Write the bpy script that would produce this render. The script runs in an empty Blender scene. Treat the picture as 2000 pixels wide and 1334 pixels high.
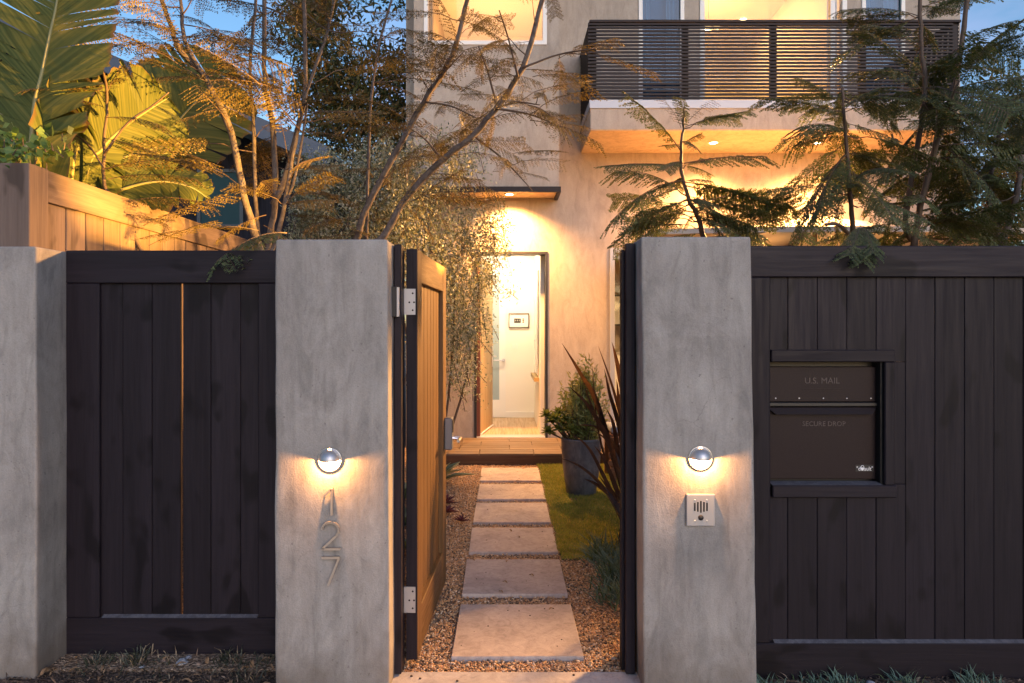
import bpy, bmesh, math, random
import numpy as np
from mathutils import Vector, Matrix
S = bpy.context.scene
COL = S.collection
R = math.radians
rng = random.Random(7)
# ------------------------------------------------------------------ camera
cd = bpy.data.cameras.new('camera'); cam = bpy.data.objects.new('camera', cd); COL.objects.link(cam)
cam.location = (0, 0, 1.5); cam.rotation_euler = (R(90), 0, 0)
cd.sensor_width = 36; cd.lens = 24; cd.shift_x = 0.0075; cd.shift_y = -0.013; cd.clip_end = 2000; cd.clip_start = 0.02
S.camera = cam
# ------------------------------------------------------------------ world: dusk sky
W = bpy.data.worlds.new('World'); S.world = W; W.use_nodes = True
wn = W.node_tree; wn.nodes.clear()
sky = wn.nodes.new('ShaderNodeTexSky'); sky.sky_type = 'NISHITA'; sky.sun_disc = False
SUN_EL, SUN_AZ = 7.0, 162.0
sky.sun_elevation = R(SUN_EL); sky.sun_rotation = R(SUN_AZ); sky.air_density = 1.0; sky.dust_density = 1.0; sky.ozone_density = 2.9
tcw = wn.nodes.new('ShaderNodeTexCoord'); mpw = wn.nodes.new('ShaderNodeMapping'); mpw.inputs['Scale'].default_value = (1, 1, 2.6)
cn = wn.nodes.new('ShaderNodeTexNoise'); cn.inputs['Scale'].default_value = 3.2; cn.inputs['Detail'].default_value = 5; cn.inputs['Roughness'].default_value = .55
cr = wn.nodes.new('ShaderNodeValToRGB'); cr.color_ramp.elements[0].position = .50; cr.color_ramp.elements[1].position = .78
cr.color_ramp.elements[0].color = (0, 0, 0, 1); cr.color_ramp.elements[1].color = (.55, .55, .55, 1)
mxw = wn.nodes.new('ShaderNodeMixRGB'); mxw.inputs[2].default_value = (2.5, 2.3, 3.6, 1)
bg = wn.nodes.new('ShaderNodeBackground'); bg.inputs[1].default_value = 0.15
wo = wn.nodes.new('ShaderNodeOutputWorld')
L = wn.links.new
L(tcw.outputs['Generated'], mpw.inputs[0]); L(mpw.outputs[0], cn.inputs['Vector']); L(cn.outputs['Fac'], cr.inputs[0])
L(sky.outputs[0], mxw.inputs[1]); L(cr.outputs[0], mxw.inputs[0]); L(mxw.outputs[0], bg.inputs[0]); L(bg.outputs[0], wo.inputs[0])
sd = bpy.data.lights.new('sun', 'SUN'); sd.energy = 0.56; sd.angle = R(40); sd.color = (.90, .80, .93)
so = bpy.data.objects.new('sun', sd); COL.objects.link(so)
_d = Vector((math.sin(R(SUN_AZ)), math.cos(R(SUN_AZ)), math.tan(R(24)))).normalized()
so.rotation_euler = _d.to_track_quat('Z', 'Y').to_euler()
vs = S.view_settings; vs.view_transform = 'Standard'; vs.look = 'None'; vs.exposure = 1.1; vs.gamma = 1; vs.use_curve_mapping = False
S.render.engine = 'CYCLES'
S.cycles.use_denoising = True; S.cycles.max_bounces = 7; S.cycles.diffuse_bounces = 4; S.cycles.transparent_max_bounces = 16
S.cycles.sample_clamp_indirect = 6; S.cycles.caustics_reflective = False; S.cycles.caustics_refractive = False
WARM = (1.0, .45, .125)
# ------------------------------------------------------------------ helpers
F = 1333.33
def at(px, py, Y): return Vector(((px - 985) * Y / F, Y, 1.5 + (641 - py) * Y / F))   # photo reading -> metres at depth Y
def X_(px, Y): return (px - 985) * Y / F
def Z_(py, Y): return 1.5 + (641 - py) * Y / F

def tag(o, label=None, cat=None, group=None, kind=None):
    if label: o['label'] = label
    if cat: o['category'] = cat
    if group: o['group'] = group
    if kind: o['kind'] = kind
    return o
def thing(name, label, cat, loc=(0, 0, 0), group=None):
    o = bpy.data.objects.new(name, None); COL.objects.link(o); o.location = loc; o.empty_display_size = .1
    return tag(o, label, cat, group)
def adopt(o, parent):
    if parent is not None:
        o.parent = parent
        if parent.type == 'EMPTY': o.matrix_parent_inverse = Matrix.Translation(-Vector(parent.location))
def link(name, me, parent=None, M=None):
    o = bpy.data.objects.new(name, me); COL.objects.link(o); adopt(o, parent)
    if M is not None: o.matrix_basis = M
    return o

class MB:
    def __init__(s): s.v = []; s.f = []; s.m = []
    def face(s, pts, m=0):
        i = len(s.v); s.v += [tuple(p) for p in pts]; s.f.append(tuple(range(i, i + len(pts)))); s.m.append(m)
    def box(s, x0, x1, y0, y1, z0, z1, m=0):
        i = len(s.v)
        s.v += [(x0,y0,z0),(x1,y0,z0),(x1,y1,z0),(x0,y1,z0),(x0,y0,z1),(x1,y0,z1),(x1,y1,z1),(x0,y1,z1)]
        for q in ((0,3,2,1),(4,5,6,7),(0,1,5,4),(1,2,6,5),(2,3,7,6),(3,0,4,7)):
            s.f.append(tuple(i + k for k in q)); s.m.append(m)
    def hexa(s, p, m=0):      # 8 points: bottom 4 ccw, top 4 ccw
        i = len(s.v); s.v += [tuple(q) for q in p]
        for q in ((0,3,2,1),(4,5,6,7),(0,1,5,4),(1,2,6,5),(2,3,7,6),(3,0,4,7)):
            s.f.append(tuple(i + k for k in q)); s.m.append(m)
    def tube(s, pts, rad, n=6, m=0, cap=True):
        pts = [Vector(p) for p in pts]; N = len(pts)
        if not hasattr(rad, '__len__'): rad = [rad] * N
        i0 = len(s.v); ref = None
        for k, p in enumerate(pts):
            t = (pts[min(k + 1, N - 1)] - pts[max(k - 1, 0)]).normalized()
            if ref is None:
                ref = t.orthogonal().normalized()
            ref = (ref - t * ref.dot(t)).normalized(); b = t.cross(ref)
            for a in range(n):
                th = 2 * math.pi * a / n
                s.v.append(tuple(p + (ref * math.cos(th) + b * math.sin(th)) * rad[k]))
        for k in range(N - 1):
            for a in range(n):
                q = i0 + k * n; s.f.append((q + a, q + (a + 1) % n, q + n + (a + 1) % n, q + n + a)); s.m.append(m)
        if cap:
            s.f.append(tuple(i0 + a for a in reversed(range(n)))); s.m.append(m)
            s.f.append(tuple(i0 + (N - 1) * n + a for a in range(n))); s.m.append(m)
    def lathe(s, prof, c, n=24, m=0, axis='Z'):
        i0 = len(s.v); c = Vector(c)
        for (r, h) in prof:
            for a in range(n):
                th = 2 * math.pi * a / n
                p = Vector((r * math.cos(th), r * math.sin(th), h)) if axis == 'Z' else Vector((r * math.cos(th), -h, r * math.sin(th)))
                s.v.append(tuple(c + p))
        for k in range(len(prof) - 1):
            for a in range(n):
                q = i0 + k * n; s.f.append((q + a, q + (a + 1) % n, q + n + (a + 1) % n, q + n + a)); s.m.append(m)
    def mesh(s, name, mats, smooth=False, bevel=0, seg=1, merge=False):
        me = bpy.data.meshes.new(name); me.from_pydata(s.v, [], s.f)
        mats = mats if isinstance(mats, (list, tuple)) else [mats]
        for mt in mats: me.materials.append(mt)
        me.polygons.foreach_set('material_index', s.m)
        if bevel or merge:
            bm = bmesh.new(); bm.from_mesh(me)
            if merge: bmesh.ops.remove_doubles(bm, verts=bm.verts, dist=1e-5)
            if bevel: bmesh.ops.bevel(bm, geom=list(bm.edges), offset=bevel, segments=seg, affect='EDGES', profile=.6, clamp_overlap=True)
            bm.to_mesh(me); bm.free()
        if smooth: me.polygons.foreach_set('use_smooth', [True] * len(me.polygons))
        me.update(); return me
    def build(s, name, mats, parent=None, **k): return link(name, s.mesh(name, mats, **k), parent)

def npmesh(name, V, Fq, mi, mats, smooth=False):
    me = bpy.data.meshes.new(name); n = Fq.shape[1]; nf = Fq.shape[0]
    me.vertices.add(len(V)); me.vertices.foreach_set('co', np.ascontiguousarray(V, dtype=np.float32).ravel())
    me.loops.add(nf * n); me.loops.foreach_set('vertex_index', np.ascontiguousarray(Fq, dtype=np.int32).ravel())
    me.polygons.add(nf); me.polygons.foreach_set('loop_start', np.arange(0, nf * n, n, dtype=np.int32))
    for mt in mats: me.materials.append(mt)
    me.polygons.foreach_set('material_index', np.ascontiguousarray(mi, dtype=np.int32))
    if smooth: me.polygons.foreach_set('use_smooth', np.ones(nf, dtype=bool))
    me.update(calc_edges=True); me.validate(); return me

def light(kind, name, loc, energy, color=WARM, size=.03, aim=None, angle=None, blend=1.0):
    d = bpy.data.lights.new(name, kind); d.energy = energy; d.color = color
    if kind in ('POINT', 'SPOT'): d.shadow_soft_size = size
    if kind == 'SPOT': d.spot_size = R(angle); d.spot_blend = blend
    if kind == 'AREA': d.shape = 'SQUARE'; d.size = size
    o = bpy.data.objects.new(name, d); COL.objects.link(o); o.location = loc
    if aim is not None: o.rotation_euler = (Vector(loc) - Vector(aim)).to_track_quat('Z', 'Y').to_euler()
    return o
# ------------------------------------------------------------------ materials
def newmat(name):
    m = bpy.data.materials.new(name); m.use_nodes = True; nt = m.node_tree; b = nt.nodes['Principled BSDF']; return m, nt, b
def P(name, col, rough=.5, metal=0.0, spec=.5):
    m, nt, b = newmat(name); b.inputs['Base Color'].default_value = (*col, 1); b.inputs['Roughness'].default_value = rough
    b.inputs['Metallic'].default_value = metal; b.inputs['Specular IOR Level'].default_value = spec; return m
def mapping(nt, scale, rand=False, kind='Object'):
    tc = nt.nodes.new('ShaderNodeTexCoord'); mp = nt.nodes.new('ShaderNodeMapping'); mp.inputs['Scale'].default_value = scale
    src = tc.outputs[kind]
    if rand:
        oi = nt.nodes.new('ShaderNodeObjectInfo'); ml = nt.nodes.new('ShaderNodeVectorMath'); ml.operation = 'MULTIPLY_ADD'
        nt.links.new(oi.outputs['Random'], ml.inputs[0]); ml.inputs[1].default_value = (37, 19, 53); nt.links.new(src, ml.inputs[2]); src = ml.outputs[0]
    nt.links.new(src, mp.inputs[0]); return mp.outputs[0]
def noise(nt, vec, scale, detail=5, rough=.55, dist=0):
    n = nt.nodes.new('ShaderNodeTexNoise'); n.inputs['Scale'].default_value = scale; n.inputs['Detail'].default_value = detail
    n.inputs['Roughness'].default_value = rough; n.inputs['Distortion'].default_value = dist
    if vec is not None: nt.links.new(vec, n.inputs['Vector'])
    return n.outputs['Fac']
def ramp(nt, fac, stops):
    r = nt.nodes.new('ShaderNodeValToRGB'); e = r.color_ramp.elements
    while len(e) < len(stops): e.new(.5)
    for k, (p, c) in enumerate(stops): e[k].position = p; e[k].color = (*c, 1) if hasattr(c, '__len__') else (c, c, c, 1)
    nt.links.new(fac, r.inputs[0]); return r.outputs[0]
def mix(nt, a, b, fac, mode='MIX'):
    n = nt.nodes.new('ShaderNodeMixRGB'); n.blend_type = mode
    for k, s in ((1, a), (2, b)):
        if hasattr(s, 'is_linked'): nt.links.new(s, n.inputs[k])
        else: n.inputs[k].default_value = (*s, 1)
    if hasattr(fac, 'is_linked'): nt.links.new(fac, n.inputs[0])
    else: n.inputs[0].default_value = fac
    return n.outputs[0]
def bump(nt, b, h, strength=.3, dist=.01):
    n = nt.nodes.new('ShaderNodeBump'); n.inputs['Strength'].default_value = strength; n.inputs['Distance'].default_value = dist
    nt.links.new(h, n.inputs['Height']); nt.links.new(n.outputs[0], b.inputs['Normal'])
def stucco(name, dark, mid, light_, sc=1.0, rough=.8, b_=.25, con=1.0):
    m, nt, b = newmat(name)
    v = mapping(nt, (1, 1, .8)); n1 = noise(nt, v, 2.2 * sc, 7, .62, .8)
    v2 = mapping(nt, (1.0, 1.0, .32)); n2 = noise(nt, v2, 9 * sc, 6, .65, 1.6)
    c = ramp(nt, n1, [(.30, dark), (.5, mid), (.70, light_)])
    c2 = ramp(nt, n2, [(.32, 1 - .38 * con), (.5, .98), (.72, 1 + .22 * con)])
    c = mix(nt, c, c2, .62, 'MULTIPLY')
    v3 = mapping(nt, (1, 1, 1)); n3 = noise(nt, v3, 130 * sc, 3, .6)
    c = mix(nt, c, ramp(nt, n3, [(.35, .8), (.6, 1.08)]), .45, 'MULTIPLY')
    nt.links.new(c, b.inputs['Base Color']); b.inputs['Roughness'].default_value = rough; b.inputs['Specular IOR Level'].default_value = .3
    h = nt.nodes.new('ShaderNodeMath'); h.operation = 'MULTIPLY_ADD'; nt.links.new(n2, h.inputs[0]); h.inputs[1].default_value = 1.5; nt.links.new(n3, h.inputs[2])
    bump(nt, b, h.outputs[0], b_, .004); return m
def wood(name, dark, mid, light_, axis='Z', rough=.5, b_=.35, fine=1.0, knots=True):
    m, nt, b = newmat(name)
    sc = {'Z': (1, 1, .045), 'X': (.045, 1, 1), 'Y': (1, .045, 1)}[axis]
    v = mapping(nt, sc, True); n1 = noise(nt, v, 55 * fine, 6, .65, .6); n2 = noise(nt, v, 9 * fine, 3, .5, .5)
    c = ramp(nt, n1, [(.30, dark), (.52, mid), (.75, light_)])
    c = mix(nt, c, ramp(nt, n2, [(.3, .72), (.7, 1.18)]), .7, 'MULTIPLY')
    if knots:
        sk = {'Z': (1, 1, .45), 'X': (.45, 1, 1), 'Y': (1, .45, 1)}[axis]
        vk = mapping(nt, sk, True); nk = noise(nt, vk, 7.5, 2, .45, .25)
        c = mix(nt, c, tuple(q * .45 for q in dark), ramp(nt, nk, [(.60, 0.0), (.665, .8)]))
    oi = nt.nodes.new('ShaderNodeObjectInfo'); c = mix(nt, c, ramp(nt, oi.outputs['Random'], [(0, .84), (1, 1.14)]), 1.0, 'MULTIPLY')
    nt.links.new(c, b.inputs['Base Color'])
    nt.links.new(ramp(nt, n1, [(.3, rough + .12), (.7, rough - .08)]), b.inputs['Roughness']); b.inputs['Specular IOR Level'].default_value = .16
    bump(nt, b, n1, b_, .003); return m
def leafmat(name, c1, c2, trans=.35, rough=.45, sc=9.0):
    m, nt, b = newmat(name); nt.nodes.remove(b); out = nt.nodes['Material Output']
    oi = nt.nodes.new('ShaderNodeObjectInfo')
    n = noise(nt, mapping(nt, (1, 1, 1), True), sc, 3); c = ramp(nt, n, [(.36, c1), (.64, c2)])
    b = nt.nodes.new('ShaderNodeBsdfPrincipled'); b.inputs['Roughness'].default_value = rough; b.inputs['Specular IOR Level'].default_value = .3
    t = nt.nodes.new('ShaderNodeBsdfTranslucent'); mx = nt.nodes.new('ShaderNodeMixShader'); mx.inputs[0].default_value = trans
    nt.links.new(c, b.inputs['Base Color']); nt.links.new(mix(nt, c, (1.5, 1.35, .6), 1, 'MULTIPLY'), t.inputs['Color'])
    nt.links.new(b.outputs[0], mx.inputs[1]); nt.links.new(t.outputs[0], mx.inputs[2]); nt.links.new(mx.outputs[0], out.inputs[0]); return m
def glassmat(name, tint=(.95, .97, .97), refl=1.0):
    m, nt, b = newmat(name); nt.nodes.remove(b); out = nt.nodes['Material Output']
    fr = nt.nodes.new('ShaderNodeFresnel'); fr.inputs[0].default_value = 1.5
    t = nt.nodes.new('ShaderNodeBsdfTransparent'); t.inputs[0].default_value = (*tint, 1); g = nt.nodes.new('ShaderNodeBsdfGlossy'); g.inputs['Roughness'].default_value = .01
    ml = nt.nodes.new('ShaderNodeMath'); ml.operation = 'MULTIPLY'; ml.use_clamp = True; nt.links.new(fr.outputs[0], ml.inputs[0]); ml.inputs[1].default_value = refl * 1.6
    mx = nt.nodes.new('ShaderNodeMixShader'); nt.links.new(ml.outputs[0], mx.inputs[0]); nt.links.new(t.outputs[0], mx.inputs[1]); nt.links.new(g.outputs[0], mx.inputs[2])
    nt.links.new(mx.outputs[0], out.inputs[0]); return m
def emit(name, col, st, see=0.0):
    m, nt, b = newmat(name); nt.nodes.remove(b); out = nt.nodes['Material Output']
    e = nt.nodes.new('ShaderNodeEmission'); e.inputs[0].default_value = (*col, 1); e.inputs[1].default_value = st
    if see:
        t = nt.nodes.new('ShaderNodeBsdfTransparent'); a = nt.nodes.new('ShaderNodeAddShader'); t.inputs[0].default_value = (see, see, see, 1)
        nt.links.new(e.outputs[0], a.inputs[0]); nt.links.new(t.outputs[0], a.inputs[1]); nt.links.new(a.outputs[0], out.inputs[0])
    else: nt.links.new(e.outputs[0], out.inputs[0])
    return m

def pillar_mat():
    m = stucco('pillar_concrete', (.205, .19, .182), (.275, .257, .245), (.335, .317, .302), 1.3, .78, .35, .9); nt = m.node_tree; b = nt.nodes['Principled BSDF']
    c = b.inputs['Base Color'].links[0].from_socket; v = mapping(nt, (1, 1, 1))
    st_ = noise(nt, mapping(nt, (1, 1, .05)), 26, 4, .6); c = mix(nt, c, ramp(nt, st_, [(.35, .80), (.55, 1.0), (.75, 1.10)]), .55, 'MULTIPLY')
    vo = nt.nodes.new('ShaderNodeTexVoronoi'); vo.feature = 'DISTANCE_TO_EDGE'; vo.inputs['Scale'].default_value = 2.1
    wv = nt.nodes.new('ShaderNodeVectorMath'); wv.operation = 'MULTIPLY_ADD'; nn = nt.nodes.new('ShaderNodeTexNoise'); nn.inputs['Scale'].default_value = 5; nn.inputs['Detail'].default_value = 6; nt.links.new(v, nn.inputs['Vector'])
    nt.links.new(nn.outputs['Color'], wv.inputs[0]); wv.inputs[1].default_value = (.35, .35, .35); nt.links.new(v, wv.inputs[2]); nt.links.new(wv.outputs[0], vo.inputs['Vector'])
    crk = ramp(nt, vo.outputs['Distance'], [(0, 1.0), (.0045, 0.0)]); msk = ramp(nt, noise(nt, v, 1.7, 2), [(.55, 0.0), (.65, .55)])
    c = mix(nt, c, (.10, .09, .085), mix(nt, crk, msk, 1.0, 'MULTIPLY'))
    pit = ramp(nt, noise(nt, v, 60, 2, .4), [(.72, 0.0), (.76, .6)]); c = mix(nt, c, (.12, .11, .105), pit)
    sx = nt.nodes.new('ShaderNodeSeparateXYZ'); nt.links.new(v, sx.inputs[0]); ad = nt.nodes.new('ShaderNodeMath'); ad.operation = 'MULTIPLY_ADD'; nt.links.new(noise(nt, v, 9, 5), ad.inputs[0]); ad.inputs[1].default_value = -.45; nt.links.new(sx.outputs[2], ad.inputs[2])
    mr = nt.nodes.new('ShaderNodeMapRange'); mr.inputs[1].default_value = .02; mr.inputs[2].default_value = -.20; mr.inputs[4].default_value = .55; nt.links.new(ad.outputs[0], mr.inputs[0])
    c = mix(nt, c, (.12, .09, .07), mr.outputs[0]); nt.links.new(c, b.inputs['Base Color']); return m
M_PILLAR = pillar_mat(); M_OLDP = stucco('pillar_concrete', (.20, .185, .185), (.285, .27, .265), (.36, .345, .335), 1.3, .75, .3)
M_HOUSE = stucco('house_stucco', (.355, .30, .25), (.40, .342, .288), (.445, .385, .33), .8, .85, .22, .75)
M_PAVER = stucco('paver_concrete', (.33, .285, .27), (.405, .35, .33), (.465, .405, .385), 2.2, .85, .35)
M_SLAB = stucco('threshold_concrete', (.30, .29, .30), (.38, .36, .37), (.46, .44, .45), 2.0, .85, .3)
DK = ((.0125, .0096, .0138), (.0165, .0130, .0182), (.0215, .0172, .0232))
M_DARK = wood('dark_stained_wood', *DK, 'Z', .50, .4); M_DARKX = wood('dark_stained_wood_rail', *DK, 'X', .50, .4)
GT = ((.078, .043, .020), (.115, .065, .030), (.150, .087, .042))
M_GATE = wood('gate_brown_wood', *GT, 'Z', .5, .3, knots=False); M_GATEY = wood('gate_brown_rail', *GT, 'Y', .5, .3, knots=False)
M_SIDE = wood('side_fence_wood', (.125, .092, .078), (.150, .112, .096), (.18, .136, .118), 'Z', .7, .25)
M_SIDEY = wood('side_fence_rail', (.125, .092, .078), (.150, .112, .096), (.18, .136, .118), 'Y', .7, .25)
M_DECK = wood('deck_wood', (.105, .075, .05), (.16, .115, .076), (.215, .155, .105), 'X', .5, .3, knots=False)
M_HONEY = wood('honey_door_wood', (.34, .235, .11), (.42, .295, .14), (.48, .345, .17), 'Z', .42, .1, .6, False)
M_RED = P('red_brown_paint', (.13, .035, .018), .45)
M_BENCH = wood('bench_wood', (.10, .045, .025), (.16, .075, .04), (.21, .10, .055), 'X', .5, .3, knots=False)
M_WHITE = P('white_paint', (.80, .78, .75), .5); M_IVORY = P('interior_wall', (.82, .78, .72), .6); M_CEIL = P('interior_ceiling', (.82, .79, .74), .7)
M_OAK = wood('oak_floor', (.33, .22, .13), (.42, .29, .18), (.50, .36, .23), 'Y', .4, .1, .7, False)
M_BRONZE = P('dark_bronze_metal', (.020, .0145, .0155), .5, 0, .2); M_BLACK = P('black_paint', (.012, .011, .012), .5)
M_FLASH = P('metal_flashing', (.36, .38, .43), .45, .2); M_STEEL = P('brushed_steel', (.60, .60, .62), .32, 1.0)
M_STEELW = P('hinge_steel', (.45, .43, .44), .5, .7); M_HOLE = P('dark_hole', (.006, .006, .007), .7)
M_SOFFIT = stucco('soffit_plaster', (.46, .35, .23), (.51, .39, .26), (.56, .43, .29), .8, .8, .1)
M_GLASS = glassmat('window_glass', refl=.35); M_BLUEGLASS = glassmat('blue_window_glass', (.40, .58, .70), .6); M_FROST = P('frosted_glass', (.34, .42, .45), .25)
M_CURTAIN = P('white_curtain', (.75, .76, .78), .8); M_BLIND = P('blue_grey_blind', (.20, .32, .40), .6)
M_LENS = emit('lamp_lens', (1, .72, .38), 30); M_WLENS = emit('wall_lamp_lens', (1, .66, .30), 2.4, .9)
M_SHADE = emit('lit_lamp_shade', (1, .62, .25), 3.0)
M_CANVAS = P('umbrella_canvas', (.46, .40, .34), .85); M_UMBRIB = P('umbrella_rib', (.03, .025, .022), .5)
M_POT = stucco('glazed_pot', (.055, .055, .065), (.10, .098, .11), (.16, .15, .155), 4.0, .38, .25)
M_BARK = stucco('grey_bark', (.055, .044, .042), (.10, .083, .078), (.15, .13, .122), 9.0, .85, .5)
M_TWIG = P('brown_twig', (.085, .055, .038), .7)
M_FROND_G = leafmat('green_frond', (.052, .074, .032), (.10, .122, .050), .28)
M_FROND_O = leafmat('olive_frond', (.080, .066, .022), (.125, .098, .033), .30)
M_PITT = [leafmat('grey_green_leaf', (.22, .25, .19), (.36, .38, .30), .25), leafmat('pale_leaf', (.40, .41, .33), (.52, .51, .42), .25), leafmat('green_shrub_leaf', (.10, .125, .075), (.16, .185, .11), .25)]
M_BACKTREE = [leafmat('dark_tree_leaf', (.035, .048, .018), (.07, .082, .03), .25), leafmat('brown_tree_leaf', (.14, .09, .03), (.20, .13, .045), .3), leafmat('olive_tree_leaf', (.075, .078, .026), (.125, .115, .04), .3)]
M_TEAL = [leafmat('blue_green_blade', (.085, .14, .11), (.15, .23, .19), .2), leafmat('green_blade', (.05, .085, .04), (.09, .13, .06), .25)]
M_TUFT = [leafmat('dark_blade', (.028, .034, .024), (.055, .062, .042), .2), leafmat('dry_blade', (.15, .11, .075), (.24, .19, .13), .2)]
M_LAWN = [leafmat('lawn_blade', (.18, .22, .04), (.28, .31, .065), .3), leafmat('lawn_blade_yellow', (.32, .28, .08), (.42, .35, .11), .3)]
M_PHORM = leafmat('bronze_flax_leaf', (.038, .020, .016), (.075, .042, .030), .18, .38, 22)
M_AGAVE = leafmat('agave_leaf', (.10, .14, .09), (.17, .21, .14), .15); M_AGEDGE = leafmat('agave_margin', (.42, .38, .22), (.50, .45, .28), .2)
M_PURPLE = leafmat('purple_succulent_leaf', (.075, .022, .035), (.14, .04, .055), .15)
M_AEON = leafmat('aeonium_leaf', (.16, .20, .04), (.27, .29, .09), .2); M_LEUC = leafmat('leucadendron_leaf', (.21, .23, .07), (.33, .33, .12), .25)
M_VINE = leafmat('vine_leaf', (.07, .13, .035), (.12, .20, .06), .3)
def banana_mat():
    m, nt, b = newmat('banana_leaf'); nt.nodes.remove(b); out = nt.nodes['Material Output']
    at_ = nt.nodes.new('ShaderNodeUVMap'); mp = nt.nodes.new('ShaderNodeMapping'); mp.inputs['Scale'].default_value = (60, .7, 1)
    nt.links.new(at_.outputs[0], mp.inputs[0])
    n1 = noise(nt, mp.outputs[0], 1.0, 3, .5)
    sp = nt.nodes.new('ShaderNodeSeparateXYZ'); nt.links.new(at_.outputs[0], sp.inputs[0]); m2 = nt.nodes.new('ShaderNodeMath'); m2.operation = 'MULTIPLY'; m2.inputs[1].default_value = 2.0; nt.links.new(sp.outputs[1], m2.inputs[0]); fr_ = nt.nodes.new('ShaderNodeMath'); fr_.operation = 'FRACT'; nt.links.new(m2.outputs[0], fr_.inputs[0]); ad = nt.nodes.new('ShaderNodeMath'); ad.operation = 'MULTIPLY_ADD'; ad.inputs[1].default_value = .22; nt.links.new(noise(nt, mapping(nt, (1, 1, 1)), 7, 4), ad.inputs[0]); nt.links.new(fr_.outputs[0], ad.inputs[2]); edge_ = ramp(nt, ad.outputs[0], [(1.03 / 1.3, 0.0), (1.08 / 1.3, .9)]) if False else ad.outputs[0]
    mr = nt.nodes.new('ShaderNodeMapRange'); mr.inputs[1].default_value = 1.04; mr.inputs[2].default_value = 1.11; nt.links.new(ad.outputs[0], mr.inputs[0])
    c = ramp(nt, n1, [(.35, (.048, .066, .018)), (.5, (.080, .100, .027)), (.66, (.130, .138, .040))])
    c = mix(nt, c, (.13, .085, .04), mr.outputs[0])
    b = nt.nodes.new('ShaderNodeBsdfPrincipled'); b.inputs['Roughness'].default_value = .55; b.inputs['Specular IOR Level'].default_value = .22
    t = nt.nodes.new('ShaderNodeBsdfTranslucent'); mx = nt.nodes.new('ShaderNodeMixShader'); mx.inputs[0].default_value = .3
    nt.links.new(c, b.inputs['Base Color']); nt.links.new(mix(nt, c, (2.2, 1.9, .8), 1, 'MULTIPLY'), t.inputs['Color'])
    bump(nt, b, n1, .6, .006)
    nt.links.new(b.outputs[0], mx.inputs[1]); nt.links.new(t.outputs[0], mx.inputs[2]); nt.links.new(mx.outputs[0], out.inputs[0]); return m
M_BANANA = banana_mat(); M_MIDRIB = P('banana_midrib', (.20, .19, .075), .5)
def ground_mat(name, stops, sc, b_):
    m, nt, b = newmat(name); v = mapping(nt, (1, 1, 1))
    vo = nt.nodes.new('ShaderNodeTexVoronoi'); vo.inputs['Scale'].default_value = sc; nt.links.new(v, vo.inputs['Vector'])
    sx = nt.nodes.new('ShaderNodeSeparateColor'); nt.links.new(vo.outputs['Color'], sx.inputs[0])
    c = ramp(nt, sx.outputs[0], stops); c = mix(nt, c, ramp(nt, noise(nt, v, 3, 5), [(.3, .7), (.7, 1.15)]), .8, 'MULTIPLY')
    nt.links.new(c, b.inputs['Base Color']); b.inputs['Roughness'].default_value = .9
    bump(nt, b, vo.outputs['Distance'], b_, .02); return m
M_DIRT = ground_mat('bark_mulch_soil', [(.1, (.045, .030, .024)), (.5, (.085, .058, .045)), (.9, (.15, .105, .08))], 70, .8)
M_GRAVBASE = ground_mat('gravel_base', [(.1, (.15, .095, .06)), (.5, (.27, .18, .12)), (.9, (.42, .31, .22))], 75, .9)
M_TURF = ground_mat('turf_base', [(.1, (.08, .095, .022)), (.9, (.15, .15, .045))], 120, .5)
M_PEB = [P('pebble_tan', (.58, .37, .20), .7), P('pebble_brown', (.40, .235, .12), .7), P('pebble_rust', (.52, .28, .13), .7), P('pebble_cream', (.66, .52, .38), .7), P('pebble_dark', (.075, .055, .048), .7)]
M_CHIP = [P('bark_chip_dark', (.055, .036, .028), .85), P('bark_chip', (.12, .078, .055), .85), P('bark_chip_pale', (.22, .155, .11), .85), P('dry_leaf_bit', (.23, .14, .075), .8)]

# ------------------------------------------------------------------ ground
g = MB(); g.box(-300, 300, -300, 600, -.6, -.036); tag(g.build('ground', M_DIRT), 'dark bark mulch soil along the fences', kind='structure')
g = MB(); g.box(-2.2, 5.6, 3.05, 8.7, -.05, -.022); tag(g.build('gravel_bed', M_GRAVBASE), 'tan gravel bed of the front garden', kind='structure')
g = MB(); g.box(-.50, .60, 2.40, 2.985, -.1, .0); tag(g.build('threshold', M_SLAB, bevel=.006), 'pale concrete strip across the gate opening', kind='structure')
g = MB(); g.box(-12, 12, .6, 2.1, -.1, -.012); tag(g.build('pavement', M_SLAB), kind='structure')

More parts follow.
